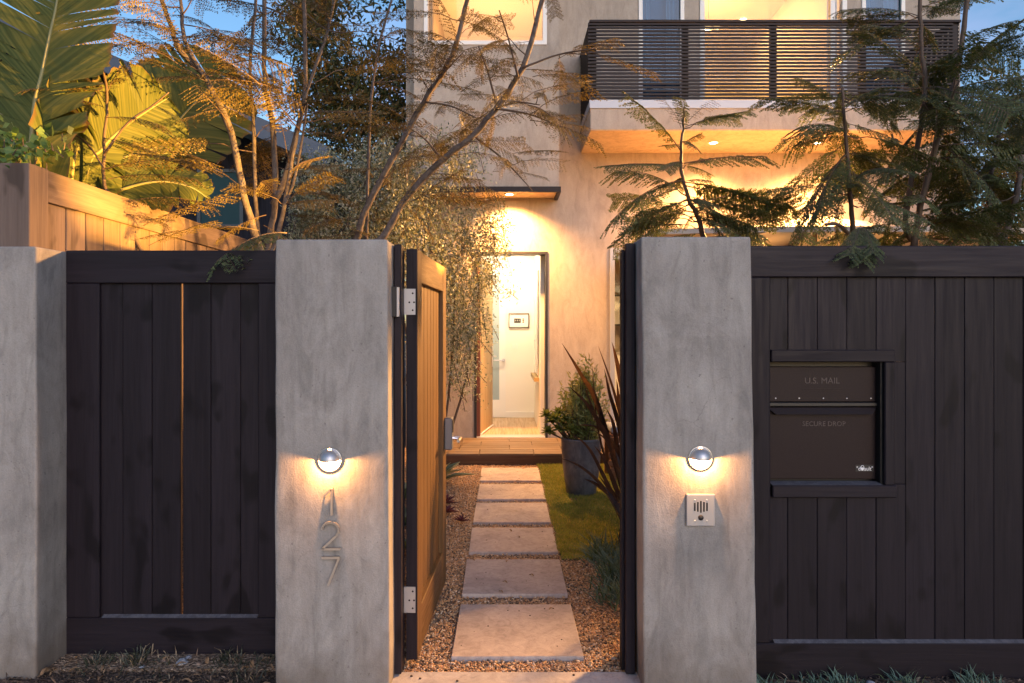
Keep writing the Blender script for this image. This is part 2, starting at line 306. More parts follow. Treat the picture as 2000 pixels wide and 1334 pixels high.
# ------------------------------------------------------------------ house
YW = 8.7; YB = 8.18
house = thing('house', 'two storey grey stucco house with slatted balcony and lit open door', 'house', (2, 8.7, 0))
def panel_wall(x0, x1, z0, z1, ya, yb, holes, name, m):
    xs = sorted({x0, x1, *[h[0] for h in holes], *[h[1] for h in holes]}); zs = sorted({z0, z1, *[h[2] for h in holes], *[h[3] for h in holes]})
    b = MB(); nx, nz = len(xs) - 1, len(zs) - 1
    solid = lambda i, k: 0 <= i < nx and 0 <= k < nz and not any(h[0] < (xs[i] + xs[i+1]) / 2 < h[1] and h[2] < (zs[k] + zs[k+1]) / 2 < h[3] for h in holes)
    for i in range(nx):
        for k in range(nz):
            if not solid(i, k): continue
            a, c, d, e = xs[i], xs[i+1], zs[k], zs[k+1]
            b.face([(a,ya,d),(c,ya,d),(c,ya,e),(a,ya,e)]); b.face([(c,yb,d),(a,yb,d),(a,yb,e),(c,yb,e)])
            if not solid(i-1, k): b.face([(a,yb,d),(a,ya,d),(a,ya,e),(a,yb,e)])
            if not solid(i+1, k): b.face([(c,ya,d),(c,yb,d),(c,yb,e),(c,ya,e)])
            if not solid(i, k-1): b.face([(a,yb,d),(c,yb,d),(c,ya,d),(a,ya,d)])
            if not solid(i, k+1): b.face([(a,ya,e),(c,ya,e),(c,yb,e),(a,yb,e)])
    return b.build(name, m, house, merge=True)
DX0, DX1, DZ1 = -.365, .535, 2.455
SX0, SX1 = 1.345, 4.25
LW = (1.71, 2.29); MW = (2.49, 4.36); RW = (4.55, 5.10)
ZF = 4.06                                    # upper floor
holes = [(DX0, DX1, -.1, DZ1), (SX0, SX1, .08, 2.525), (*LW, ZF, 6.25), (*MW, ZF, 6.25), (*RW, ZF, 6.25), (-1.085 + .16, .657 - .16, ZF, 6.62)]
panel_wall(-1.253, 5.81, -.1, 7.2, YW, YW + .2, holes, 'front_wall', M_HOUSE)
BX0, BX1, BZ0 = -1.085, .657, 3.19
BWN = (-.963, .509, 4.894, 6.5)
panel_wall(BX0, BX1, BZ0, 7.2, YB, YB + .16, [BWN], 'bay_wall', M_HOUSE)
b = MB(); b.box(BX0, BX0 + .15, YB + .16, YW, BZ0, 7.2); b.box(BX1 - .15, BX1, YB + .16, YW, BZ0, 7.2); b.build('bay_side_wall', M_HOUSE, house)
b = MB(); b.box(BX0 + .152, BX1 - .152, YB + .162, YW - .002, 6.62, 6.8); b.build('bay_ceiling', M_CEIL, house); b = MB(); b.box(BX0 + .152, BX1 - .152, YB + .162, YW - .002, 3.95, ZF); b.build('bay_floor', M_OAK, house)
b = MB(); b.box(BX0 - .01, BX1 + .02, YB - .025, YB + .02, BZ0 - .06, BZ0 + .003); b.box(BX1 - .02, BX1 + .022, YB + .02, YW - .003, BZ0 - .06, BZ0 + .003); b.build('bay_drip_edge', M_BRONZE, house)
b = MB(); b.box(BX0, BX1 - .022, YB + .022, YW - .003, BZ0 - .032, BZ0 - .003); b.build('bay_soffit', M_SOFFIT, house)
b = MB(); b.box(-1.253, -1.05, YW + .2, 14, -.1, 7.2); b.box(5.61, 5.81, YW + .2, 14, -.1, 7.2); b.box(-1.05, 5.61, 13.8, 14, -.1, 7.2); b.build('side_wall', M_HOUSE, house)
b = MB(); b.box(-1.35, 5.9, YB - .05, 14.1, 7.2, 7.36); b.build('roof', M_BRONZE, house)
# interior shells
b = MB()
b.box(-1.05, 5.61, YW + .2, 13.8, .02, .10)                         # ground floor
b.build('floor', M_OAK, house)
b = MB(); b.box(-1.05, 5.61, YW + .203, 13.8, 2.95, 3.2); b.box(-1.05, 5.61, YW + .203, 13.8, 6.62, 6.8); b.build('ceiling', M_CEIL, house)
b = MB(); b.box(-1.05, 5.61, YW + .203, 13.8, 3.95, ZF); b.build('upper_floor', M_OAK, house)
b = MB()
b.box(-1.05, .9, 10.72, 10.84, .1, 2.95); b.box(.47, .60, 8.9, 10.72, .1, 2.95); b.box(-.98, -.86, 8.9, 10.72, .1, 2.95)          # hall
b.box(.60, .9, 10.84, 13.8, .1, 2.95)
b.build('hall_wall', M_IVORY, house)
b = MB()
b.box(2.395, 2.455, YW + .203, 13.8, ZF, 6.62); b.box(4.41, 4.47, YW + .203, 13.8, ZF, 6.62); b.box(.85, .95, YW + .203, 13.8, ZF, 6.62)
b.box(-1.05, .85, 12.0, 12.1, ZF, 6.62); b.box(2.455, 4.41, 13.0, 13.1, ZF, 6.62); b.box(.95, 2.395, 10.2, 10.3, ZF, 6.62); b.box(4.47, 5.61, 10.2, 10.3, ZF, 6.62)
b.build('upper_partition', M_IVORY, house)
b = MB(); b.box(-.84, .465, 10.70, 10.718, .10, .19); b.build('baseboard', M_WHITE, house)
# front door frame, leaf
b = MB(); t = .028
b.box(DX0 - t + .01, DX0 + .012, YW - .012, YW + .205, .1, DZ1 + .02); b.box(DX1 - .012, DX1 + t - .01, YW - .012, YW + .205, .1, DZ1 + .02); b.box(DX0 + .012, DX1 - .012, YW - .012, YW + .205, DZ1 - .012, DZ1 + .02)
b.build('door_frame', M_BLACK, house)
b = MB(); b.box(DX0 + .013, DX0 + .055, YW + .05, YW + .2, .11, DZ1 - .013); b.build('door_jamb', M_RED, house)
b = MB(); b.box(DX0 + .012, DX1 - .012, YW - .02, YW + .205, .085, .112); b.build('door_sill', M_FLASH, house)
hx, hy = DX0 + .058, YW + .205; tx, ty = -.168, hy + .86
d = Vector((tx - hx, ty - hy, 0)).normalized(); nrm = Vector((d.y, -d.x, 0))
def leafbox(mb, u0, u1, w0, w1, z0, z1, m=0, o=Vector((hx, hy, 0)), d=d, n=nrm):
    p = lambda u, w, z: o + d * u + n * w + Vector((0, 0, z))
    mb.hexa([p(u0,w1,z0), p(u1,w1,z0), p(u1,w0,z0), p(u0,w0,z0), p(u0,w1,z1), p(u1,w1,z1), p(u1,w0,z1), p(u0,w0,z1)], m)
b = MB(); leafbox(b, 0, .88, -.045, 0, .125, 2.42); fd = b.build('front_door', M_HONEY, house, bevel=.003)
b = MB(); leafbox(b, .0, .88, -.04, .012, .112, .126); b.build('kick_strip', M_WHITE, fd)
for zz in (.45, 1.25, 2.05):
    b = MB(); leafbox(b, -.02, .008, -.052, -.02, zz, zz + .1); b.build('hinge', M_STEELW, fd)
b = MB(); p = Vector((hx, hy, 0)) + d * .82; leafbox(b, .79, .85, .001, .012, .95, 1.25); b.tube([p + nrm * .01 + Vector((0,0,1.1)), p + nrm * .06 + Vector((0,0,1.1)), p + nrm * .06 - d * .11 + Vector((0,0,1.1))], .009, 8); b.build('handle', M_STEEL, fd)
# hallway glazed door
idr = MB(); xx0, xx1 = -.62, .02
idr.box(xx0, xx0 + .10, 10.675, 10.71, .11, 2.45); idr.box(xx1 - .10, xx1, 10.675, 10.71, .11, 2.45); idr.box(xx0 + .10, xx1 - .10, 10.675, 10.71, 2.33, 2.45); idr.box(xx0 + .10, xx1 - .10, 10.675, 10.71, .11, .38)
hd = idr.build('hall_door', M_WHITE, house)
b = MB(); b.box(xx0 + .1, xx1 - .1, 10.685, 10.70, .38, 2.33); b.build('pane', M_FROST, hd)
b = MB(); b.lathe([(0, .035), (.026, .035), (.026, .002)], (-.012, 10.675, 1.0), 16, 0, 'Y'); b.tube([(-.012, 10.65, 1.0), (-.012, 10.62, 1.0), (-.17, 10.62, 1.0)], .010, 8); b.build('handle', M_STEEL, hd)
b = MB(); b.box(xx0, xx1 + .04, 10.69, 10.717, 2.455, 2.53); b.build('door_head_trim', M_WHITE, house)
# white closet door on right hall wall
b = MB(); b.box(.452, .468, 9.3, 10.2, .86, 2.3); cd_ = b.build('cupboard_door', M_WHITE, house, bevel=.003)
b = MB(); b.lathe([(0, .03), (.016, .028), (.018, .018), (.008, .008), (.008, 0)], (.45, 9.95, 1.32), 12, 0, 'Y'); b.build('knob', M_STEEL, cd_)
b = MB(); b.box(.40, .468, 9.2, 10.3, .78, .83); b.build('shelf', M_HONEY, house)
b = MB(); b.box(.125, .165, 10.709, 10.718, 1.18, 1.26); b.box(.175, .215, 10.709, 10.718, 1.18, 1.26); b.build('light_switch', M_WHITE, house)

def window(x0, x1, z0, z1, y, fr, glass, name='window', mull=(), fm=None, depth=.07):
    b = MB(); fm = fm or M_WHITE
    b.box(x0, x0 + fr, y, y + depth, z0, z1); b.box(x1 - fr, x1, y, y + depth, z0, z1); b.box(x0 + fr, x1 - fr, y, y + depth, z0, z0 + fr); b.box(x0 + fr, x1 - fr, y, y + depth, z1 - fr, z1)
    for mx in mull: b.box(mx - fr * .5, mx + fr * .5, y + .005, y + depth - .005, z0 + fr, z1 - fr)
    w = b.build(name, fm, house, bevel=.003)
    xs = [x0 + fr] + [q for mx in mull for q in (mx - fr * .5, mx + fr * .5)] + [x1 - fr]
    for k in range(0, len(xs), 2):
        b = MB(); b.box(xs[k], xs[k+1], y + depth * .45, y + depth * .45 + .008, z0 + fr, z1 - fr); b.build('pane', glass, w)
    return w
window(BWN[0], BWN[1], BWN[2], BWN[3], YB - .012, .05, M_GLASS)
window(SX0, SX1, .1, 2.52, YW - .02, .06, M_GLASS, 'sliding_door', (2.3, 3.3), M_FLASH)
window(LW[0], LW[1], ZF, 6.24, YW - .02, .05, M_BLUEGLASS)
window(MW[0], MW[1], ZF, 6.24, YW - .02, .06, M_GLASS, 'balcony_door', (4.18,))
window(RW[0], RW[1], ZF, 6.24, YW - .02, .05, M_BLUEGLASS)
def curtain(x0, x1, y, z0, z1):
    b = MB(); n = max(8, int((x1 - x0) * 120)); pr = None
    for k in range(n + 1):
        x = x0 + (x1 - x0) * k / n; yy = y + .022 * math.sin(k * 1.25) + .008 * math.sin(k * .47)
        if pr: b.face([(pr[0], pr[1], z0), (x, yy, z0), (x, yy, z1), (pr[0], pr[1], z1)])
        pr = (x, yy)
    return b.build('curtain', M_CURTAIN, house, smooth=True)
for w_ in (LW, RW):
    curtain(w_[0] + .04, w_[0] + .16, YW + .12, ZF + .02, 6.3); curtain(w_[1] - .20, w_[1] - .04, YW + .12, ZF + .02, 6.3)
    b = MB(); b.box(w_[0] + .05, w_[1] - .05, YW + .24, YW + .25, ZF + .05, 6.3); b.build('blind', M_BLIND, house)
curtain(MW[1] - .19, MW[1] - .06, YW + .12, ZF + .02, 6.3)
# balcony
AX0, AX1, AY0 = .972, 5.13, 7.69
b = MB(); b.box(AX0, AX1, AY0, YW - .003, 3.742, 3.975); bal = b.build('balcony', M_HOUSE, house)
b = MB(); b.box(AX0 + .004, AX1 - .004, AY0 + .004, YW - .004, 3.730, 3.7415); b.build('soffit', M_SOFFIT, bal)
b = MB(); b.box(AX0 - .012, AX1 + .012, AY0 - .014, YW - .004, 3.976, 4.068); b.build('flashing', M_FLASH, bal)
RZ0, RZ1 = 4.085, 4.972
posts = [AX0 + .035, X_(1340, 7.69), X_(1513, 7.69), X_(1688, 7.69), AX1 - .035]
for px_ in posts:
    b = MB(); b.box(px_ - .033, px_ + .033, AY0 + .022, AY0 + .082, 4.069, RZ1 - .03); b.build('post', M_BRONZE, bal)
for xx in (AX0 + .03, AX1 - .03):
    b = MB(); b.box(xx - .025, xx + .025, YW - .06, YW - .004, 4.069, RZ1 - .03); b.build('post', M_BRONZE, bal)
b = MB(); b.box(AX0 - .012, AX1 + .012, AY0 - .012, AY0 + .10, RZ1 - .028, RZ1); b.box(AX0 - .012, AX0 + .07, AY0 + .10, YW - .004, RZ1 - .028, RZ1); b.box(AX1 - .07, AX1 + .012, AY0 + .10, YW - .004, RZ1 - .028, RZ1); b.build('handrail', M_BRONZE, bal, bevel=.003)
NS = 22; cache = {}
for k in range(NS):
    zc = RZ0 + .012 + k * (RZ1 - .055 - RZ0) / (NS - 1)
    for i in range(4):
        x0, x1 = posts[i] - .033 + (.0 if i else -.03), posts[i+1] - .034
        key = round(x1 - x0, 3)
        if key not in cache:
            mb = MB(); mb.box(-(x1-x0)/2, (x1-x0)/2, -.008, .010, -.0115, .0115); cache[key] = mb.mesh('slat', M_BRONZE)
        link('slat', cache[key], bal, Matrix.Translation(((x0+x1)/2, AY0 + .010, zc)))
    for xx in (AX0 + .002, AX1 - .002):
        if 's' not in cache:
            mb = MB(); mb.box(-.009, .009, 0, YW - AY0 - .09, -.0115, .0115); cache['s'] = mb.mesh('slat', M_BRONZE)
        link('slat', cache['s'], bal, Matrix.Translation((xx, AY0 + .022, zc)))
# downlights
def downlight(x, y, z, power, ang, par, size=.045, blend=1.0, r=.045):
    b = MB(); b.lathe([(r * 1.45, .0), (r * 1.45, -.006), (r, -.008), (r, .0)], (x, y, z), 20); o = b.build('downlight', M_WHITE, par)
    b = MB(); b.lathe([(r, -.003), (.0001, -.003)], (x, y, z), 20); b.build('lens', M_LENS, o)
    light('SPOT', 'downlight_lamp', (x, y, z - .03), power, WARM, size, (x, y, 0), ang, blend)
downlight(.063, 8.43, BZ0 - .034, 520, 146, house)
downlight(2.509, 8.196, 3.729, 430, 138, house)
downlight(3.757, 8.196, 3.729, 430, 138, house)
def ceiling_spot(x, y, z, pw, name='ceiling_or_fill_light', col=(1, .54, .19)):  # ceiling fixture; those in hall, living and bay rooms are added fill
    b = MB(); b.lathe([(.075, 0), (.075, -.01), (.055, -.012), (.055, 0)], (x, y, z), 18); o = b.build(name, M_WHITE, house)
    b = MB(); b.lathe([(.055, -.005), (.0001, -.005)], (x, y, z), 18); b.build('lens', M_LENS, o)
    light('SPOT', 'ceiling_or_fill_lamp', (x, y, z - .04), pw, col, .06, (x, y, 0), 172, .5)
ceiling_spot(-.05, 9.75, 2.945, 100, col=(1, .76, .48))  # unseen ceiling light added to brighten the hall
ceiling_spot(2.4, 10.4, 2.945, 110); ceiling_spot(3.6, 9.9, 2.945, 110)  # two unseen ceiling lights added to brighten the living room
fl_ = thing('added_floor_lamp', 'unseen floor lamp added to brighten the upper bay room', 'lamp', (-.2, 10.6, ZF))  # added below the sill, out of view, to light the bay room
b = MB(); b.tube([(-.2, 10.6, ZF), (-.2, 10.6, ZF + 1.2)], .012, 8); b.lathe([(0, .03), (.14, .02), (.15, 0)], (-.2, 10.6, ZF), 20); b.build('stem', M_BLACK, fl_)
b = MB(); b.lathe([(.12, 1.15), (.08, 1.4)], (-.2, 10.6, ZF), 20); b.build('lamp_shade', M_SHADE, fl_); light('POINT', 'added_floor_lamp_bulb', (-.2, 10.6, ZF + 1.5), 40, (1, .46, .125), .05)
ceiling_spot(-.6, 9.0, 6.615, 12)  # unseen ceiling light added as extra fill in the bay room
ceiling_spot(3.95, 11.3, 6.615, 20); light('POINT', 'pendant_bulb', (3.11, 10.4, 5.98), 44, (1, .45, .115), .06)
# pendant lamp upstairs
pl = thing('pendant_lamp', 'small glowing pendant lamp hanging in the upper balcony room', 'lamp', (3.11, 10.4, 6.6))
b = MB(); b.tube([(3.11, 10.4, 6.61), (3.11, 10.4, 6.05)], .006, 6); b.tube([(2.98, 10.4, 6.05), (3.24, 10.4, 6.05)], .008, 6); b.build('stem', M_STEEL, pl)
for dx in (-.13, 0, .13):
    b = MB(); b.lathe([(.02, 0), (.045, .05), (.055, .10), (.05, .10), (.018, .005)], (3.11 + dx, 10.4, 6.05), 14); b.build('lamp_shade', M_SHADE, pl)
# dining things glimpsed through sliding door
cab = thing('kitchen_cabinet', 'dark wall cabinet glimpsed through the sliding glass door', 'cabinet', (1.75, 12.9, 1.4))
b = MB(); b.box(1.2, 2.6, 13.3, 13.78, 1.55, 2.15); b.build('body', M_BLACK, cab)
b = MB(); b.box(1.25, 1.85, 13.28, 13.298, 1.58, 2.12); b.box(1.9, 2.55, 13.28, 13.298, 1.58, 2.12); b.build('door', M_FLASH, cab)
b = MB(); ct = thing('kitchen_counter', 'pale kitchen counter seen through the sliding glass door', 'counter', (1.9, 13.4, .1))
b.box(1.1, 2.7, 13.0, 13.78, .1, 1.0); b.build('body', M_WHITE, ct); b = MB(); b.box(1.08, 2.72, 12.97, 13.78, 1.001, 1.05); b.build('worktop', M_SLAB, ct)
# framed picture
pc = at(1013.5, 626, 10.70)
fp = thing('framed_picture', 'small black framed picture on the white hallway wall', 'picture', (pc.x, 10.71, pc.z))
b = MB(); w2, h2, ft = .16, .112, .011
b.box(pc.x-w2, pc.x+w2, 10.69, 10.716, pc.z+h2-ft, pc.z+h2); b.box(pc.x-w2, pc.x+w2, 10.69, 10.716, pc.z-h2, pc.z-h2+ft); b.box(pc.x-w2, pc.x-w2+ft, 10.69, 10.716, pc.z-h2+ft, pc.z+h2-ft); b.box(pc.x+w2-ft, pc.x+w2, 10.69, 10.716, pc.z-h2+ft, pc.z+h2-ft)
b.build('frame', M_BLACK, fp)
b = MB(); b.box(pc.x-w2+ft, pc.x+w2-ft, 10.702, 10.714, pc.z-h2+ft, pc.z+h2-ft); b.build('mat_board', M_WHITE, fp)
b = MB(); b.box(pc.x-.075, pc.x+.03, 10.699, 10.7015, pc.z-.038, pc.z+.032); b.build('print', P('print_ink', (.05, .045, .04), .6), fp)
b = MB()
for q in range(3): b.box(pc.x+.055, pc.x+.078, 10.699, 10.7015, pc.z-.036+q*.025, pc.z-.018+q*.025)
for q in range(3): b.box(pc.x-.06+q*.03, pc.x-.045+q*.03, 10.697, 10.6985, pc.z-.012, pc.z+.014, 1)
b.build('print_detail', [P('print_brown', (.15, .09, .05), .6), P('print_grey', (.3, .28, .25), .6)], fp)

# deck (boards are parts)
dk = MB(); dk.box(-.95, 1.15, 7.60, YW - .022, -.03, .078); deck = tag(dk.build('deck', P('deck_frame', (.05, .03, .02), .7)), 'low timber deck before the front door', kind='structure')
b = MB(); b.box(-.96, 1.16, 7.575, 7.598, -.02, .088); b.build('fascia_board', wood('deck_fascia', (.07, .035, .02), (.11, .055, .03), (.14, .075, .04), 'X', .5, .2, knots=False), deck)
bw = (YW - .025 - 7.57) / 8; r2 = random.Random(3)
for k in range(8):
    y0 = 7.57 + k * bw; cuts = [-.965] + sorted(([-.52, .06, .66] if (k // 2) % 2 else [-.28, .33, .9])) + [1.165]
    for i in range(len(cuts) - 1):
        b = MB(); b.box(cuts[i] + .003, cuts[i+1] - .003, y0 + .003, y0 + bw - .003, .0885, .106 + r2.uniform(0, .0015)); b.build('board', M_DECK, deck, bevel=.002)

# stepping stones
SL = ['concrete stepping stone just inside the gate threshold', 'second stepping stone in from the gate threshold', 'third stepping stone from the gate, beside the grass edge',
      'fourth stepping stone from the gate, third before the deck', 'stepping stone second from the timber deck', 'stepping stone directly in front of the timber deck']
for k, (ya, yb) in enumerate([(3.115, 3.712), (3.853, 4.435), (4.577, 5.14), (5.277, 5.875), (5.99, 6.575), (6.725, 7.35)]):
    b = MB(); j = [r2.uniform(-.004, .004) for _ in range(4)]
    x0, x1 = -.243, .362; z0 = -.05
    b.hexa([(x0+j[0],ya,z0),(x1+j[1],ya+j[3],z0),(x1+j[2],yb,z0),(x0+j[3],yb,z0),(x0+j[0],ya,0),(x1+j[1],ya+j[3],0),(x1+j[2],yb,0),(x0+j[3],yb,0)])
    o = b.build('stepping_stone', M_PAVER, bevel=.004); tag(o, SL[k], 'stepping stone', 'stepping stones of the garden path')

# ------------------------------------------------------------------ pillars
def pillar(x0, x1, y0, y1, ztop, label, dl=0.0, dr=0.0):
    bm = bmesh.new()
    pts = [(x0+dl,y0,-.04),(x1+dr,y0,-.04),(x1+dr,y1,-.04),(x0+dl,y1,-.04),(x0,y0,ztop),(x1,y0,ztop),(x1,y1,ztop),(x0,y1,ztop)]
    vv = [bm.verts.new(p) for p in pts]
    for q in ((0,3,2,1),(4,5,6,7),(0,1,5,4),(1,2,6,5),(2,3,7,6),(3,0,4,7)): bm.faces.new([vv[i] for i in q])
    bmesh.ops.subdivide_edges(bm, edges=list(bm.edges), cuts=18, use_grid_fill=True)
    sharp = [e for e in bm.edges if len(e.link_faces) == 2 and e.calc_face_angle(0) > 1]
    bmesh.ops.bevel(bm, geom=sharp, offset=.010, segments=3, affect='EDGES', profile=.5)
    from mathutils import noise as mn
    for v in bm.verts:
        n = mn.noise_vector(v.co * 3.1 + Vector((x0 * 7, 3, 1))); n2_ = mn.noise_vector(v.co * 11 + Vector((x0, 9, 2)))
        v.co += Vector((n.x, n.y, 0)) * .0045 + Vector((n2_.x, n2_.y, 0)) * .0014
    me = bpy.data.meshes.new('pillar'); bm.to_mesh(me); bm.free(); me.materials.append(M_PILLAR)
    me.polygons.foreach_set('use_smooth', [True] * len(me.polygons))
    return tag(link('pillar', me), label, 'pillar', 'concrete gate and fence pillars')
PY = 2.82
PL = (-.948, -.482); PR = (.566, 1.02)
pillar(PL[0], PL[1], PY, PY + .42, Z_(467, PY), 'grey concrete pillar carrying the house number 127', 0, .006)
pillar(PR[0], PR[1], PY, PY + .42, Z_(462, PY), 'grey concrete pillar carrying the steel intercom plate', .012, .026)
pillar(-2.52, -2.05, 2.985, 3.40, Z_(481, 2.985), 'plain grey concrete pillar ending the fence, without lamp or number', 0, .004)

# ------------------------------------------------------------------ front fences
def fence_board(par, x0, x1, z0, z1, y, m=M_DARK, th=.02, gap=.0009, mats=None):
    b = MB(); w = x1 - x0 - 2 * gap; h = z1 - z0
    b.box(-w/2, w/2, 0, th, -h/2, h/2); me = b.mesh('board', m, bevel=.002)
    return link('board', me, par, Matrix.Translation(((x0+x1)/2, y + rng.uniform(-.0015, .0015), (z0+z1)/2)))
YL = 3.19
fl = thing('board_fence', 'dark stained board fence left of the number pillar with one lit gap', 'fence', (-1.5, YL, 0), 'dark board fences along the street')
zt = Z_(489, YL); fx0, fx1 = X_(128, YL) + .0, -.947
def rail(par, name, x0, x1, y0, y1, z0, z1, m=M_DARKX, bev=.004):
    b = MB(); b.box(x0, x1, y0, y1, z0, z1); return b.build(name, m, par, bevel=bev)
zr = Z_(553, YL); zb = Z_(1207, YL)
rail(fl, 'top_rail', fx0, fx1, YL, YL + .045, zr, zt); rail(fl, 'bottom_rail', fx0, fx1, YL, YL + .045, -.045, zb)
rail(fl, 'stile', fx0, X_(193, YL), YL + .001, YL + .044, zb + .001, zr - .001, M_DARK); rail(fl, 'stile', X_(504, YL), fx1, YL + .001, YL + .044, zb + .001, zr - .001, M_DARK)
yb_ = YL + .022; js = [X_(p, yb_) for p in (192, 240, 297, 355, 412, 470, 506)]
for k in range(6):
    x0, x1 = js[k], js[k+1]
    if k == 2: x1 -= .0055
    if k == 3: x0 += .0055
    fence_board(fl, x0, x1, zb - .02, zr + .02, yb_)
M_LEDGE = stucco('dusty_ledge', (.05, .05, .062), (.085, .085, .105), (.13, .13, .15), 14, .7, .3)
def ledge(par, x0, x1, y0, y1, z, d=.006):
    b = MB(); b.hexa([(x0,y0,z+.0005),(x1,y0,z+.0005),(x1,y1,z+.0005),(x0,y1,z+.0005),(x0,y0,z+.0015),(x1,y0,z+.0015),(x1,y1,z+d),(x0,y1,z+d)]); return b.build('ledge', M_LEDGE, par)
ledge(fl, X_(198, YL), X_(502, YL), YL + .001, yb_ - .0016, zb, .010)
YR = 2.99
fr = thing('board_fence', 'dark stained board fence beside the intercom pillar with a mailbox set in it', 'fence', (2.2, YR, 0), 'dark board fences along the street')
zt = Z_(480, YR); zr = Z_(541, YR); zb = Z_(1257, YR); fx0, fx1 = PR[1] + .001, 3.7
rail(fr, 'top_rail', fx0, fx1, YR, YR + .045, zr, zt); rail(fr, 'bottom_rail', fx0, fx1, YR, YR + .045, -.045, zb)
rail(fr, 'stile', fx0, X_(1505, YR), YR + .001, YR + .044, zb + .001, zr - .001, M_DARK)
rail(fr, 'stile', fx1 - .1, fx1, YR + .001, YR + .044, zb + .001, zr - .001, M_DARK)
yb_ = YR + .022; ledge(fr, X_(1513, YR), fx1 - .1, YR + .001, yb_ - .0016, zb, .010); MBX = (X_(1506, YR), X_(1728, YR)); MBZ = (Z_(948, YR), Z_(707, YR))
x = X_(1481, yb_); k = 0
while x < fx1 - .12:
    x1 = x + .1300
    if x < MBX[1] and x1 > MBX[0]:
        if x1 > MBX[1]:   # notched by the mailbox: full board beyond it
            fence_board(fr, x, x1, MBZ[1], zr + .02, yb_); fence_board(fr, x, x1, zb - .02, MBZ[0], yb_)
            fence_board(fr, MBX[1] + .004, x1, MBZ[0] + .001, MBZ[1] - .001, yb_)
        else:
            fence_board(fr, x, x1, MBZ[1], zr + .02, yb_); fence_board(fr, x, x1, zb - .02, MBZ[0], yb_)
    else: fence_board(fr, x, x1, zb - .02, zr + .02, yb_)
    x = x1; k += 1
# mailbox
M_MAIL = P('mailbox_powder_coat', (.030, .019, .022), .42)
def mail_mat():
    m, nt, b = newmat('mailbox_speckle'); v = mapping(nt, (1, 1, 1)); n = noise(nt, v, 420, 2, .5)
    nt.links.new(ramp(nt, n, [(.42, (.011, .0055, .0065)), (.58, (.017, .0088, .0105)), (.74, (.045, .027, .029))]), b.inputs['Base Color']); b.inputs['Roughness'].default_value = .5; b.inputs['Specular IOR Level'].default_value = .2; bump(nt, b, n, .3, .001); return m
M_MAIL = mail_mat()
ml = thing('mailbox', 'dark brown locking mailbox recessed in the board fence', 'mailbox', (1.43, YR, 1.08))
FD = .055; yp = YR + FD
rail(ml, 'frame_board', MBX[0], X_(1748, YR), YR - .004, YR + .018, MBZ[1], Z_(683, YR)); rail(ml, 'frame_board', MBX[0] + .006, X_(1752, YR), YR - .004, YR + .018, Z_(972, YR), MBZ[0])
rail(ml, 'frame_board', MBX[1], X_(1747, YR), YR - .003, YR + .018, MBZ[0] + .0005, MBZ[1] - .0005, M_DARK)
b = MB(); b.box(MBX[0] - .01, MBX[1] + .01, yp + .03, yp + .30, MBZ[0] - .02, MBZ[1] + .02); b.box(MBX[1] - .008, MBX[1] + .002, YR + .019, yp + .03, MBZ[0], MBZ[1]); b.box(MBX[0] - .01, MBX[0], YR + .046, yp + .03, MBZ[0], MBZ[1])
b.box(MBX[0], MBX[1] - .008, YR + .019, yp + .03, MBZ[0] - .012, MBZ[0] + .001); b.box(MBX[0], MBX[1] - .008, YR + .019, yp + .03, MBZ[1] - .001, MBZ[1] + .012); b.build('body', M_BLACK, ml)
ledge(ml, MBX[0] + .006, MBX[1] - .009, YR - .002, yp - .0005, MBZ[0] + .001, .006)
ux0, ux1 = MBX[0] + .004, X_(1711, yp)
zz = lambda py: Z_(py, yp)
b = MB(); b.box(ux0, ux1, yp, yp + .028, zz(785), zz(716)); b.build('upper_door', M_MAIL, ml, bevel=.003)
b = MB(); b.box(ux0, ux1, yp - .010, yp + .028, zz(793), zz(786)); b.build('door_lip', M_BLACK, ml, bevel=.002)
b = MB(); b.box(ux0, ux1, yp, yp + .028, zz(936), zz(795)); b.build('lower_door', M_MAIL, ml, bevel=.003)
zA, zB = zz(796), zz(808); xi = .03
b = MB(); b.hexa([(ux0+xi,yp-.028,zB),(ux1-xi,yp-.028,zB),(ux1-xi,yp-.001,zB-.002),(ux0+xi,yp-.001,zB-.002),(ux0,yp-.004,zA),(ux1,yp-.004,zA),(ux1,yp-.0005,zA+.001),(ux0,yp-.0005,zA+.001)]); b.build('pull_flange', M_BRONZE, ml)
def text(name, body, h, loc, mat_, par, ext=.001, sx=1.0):
    cu = bpy.data.curves.new(name, 'FONT'); cu.body = body; cu.size = h; cu.extrude = ext;  cu.align_x = 'CENTER'; cu.resolution_u = 3
    t_ = bpy.data.objects.new(name, cu); COL.objects.link(t_); bpy.context.view_layer.update()
    me = bpy.data.meshes.new_from_object(t_.evaluated_get(bpy.context.evaluated_depsgraph_get())); bpy.data.objects.remove(t_)
    me.name = name; me.materials.clear(); me.materials.append(mat_)
    return link(name, me, par, Matrix.Translation(loc) @ Matrix.Rotation(R(90), 4, 'X') @ Matrix.Scale(sx, 4, (1, 0, 0)))
M_EMB = P('embossed_letter_edge', (.050, .034, .036), .5)
xc = (X_(1568, yp) + X_(1643, yp)) / 2
text('lettering', 'U.S. MAIL', .038, (xc, yp - .0012, zz(749)), M_EMB, ml, .001, 1.02)
text('lettering', 'SECURE DROP', .030, (X_(1609, yp), yp - .0012, zz(832)), M_EMB, ml, .001, 1.0)
b = MB(); b.box(X_(1567, yp), X_(1647, yp), yp - .0018, yp + .001, zz(761.5), zz(759)); b.box(X_(1569, yp), X_(1645, yp), yp - .0014, yp + .001, zz(765), zz(763)); b.build('embossed_line', M_MAIL, ml)
b = MB(); b.box(X_(1671, yp), X_(1706, yp), yp - .0012, yp + .001, zz(921), zz(908)); st = b.build('sticker', M_BLACK, ml)
M_INK = P('white_ink', (.75, .75, .77), .5)
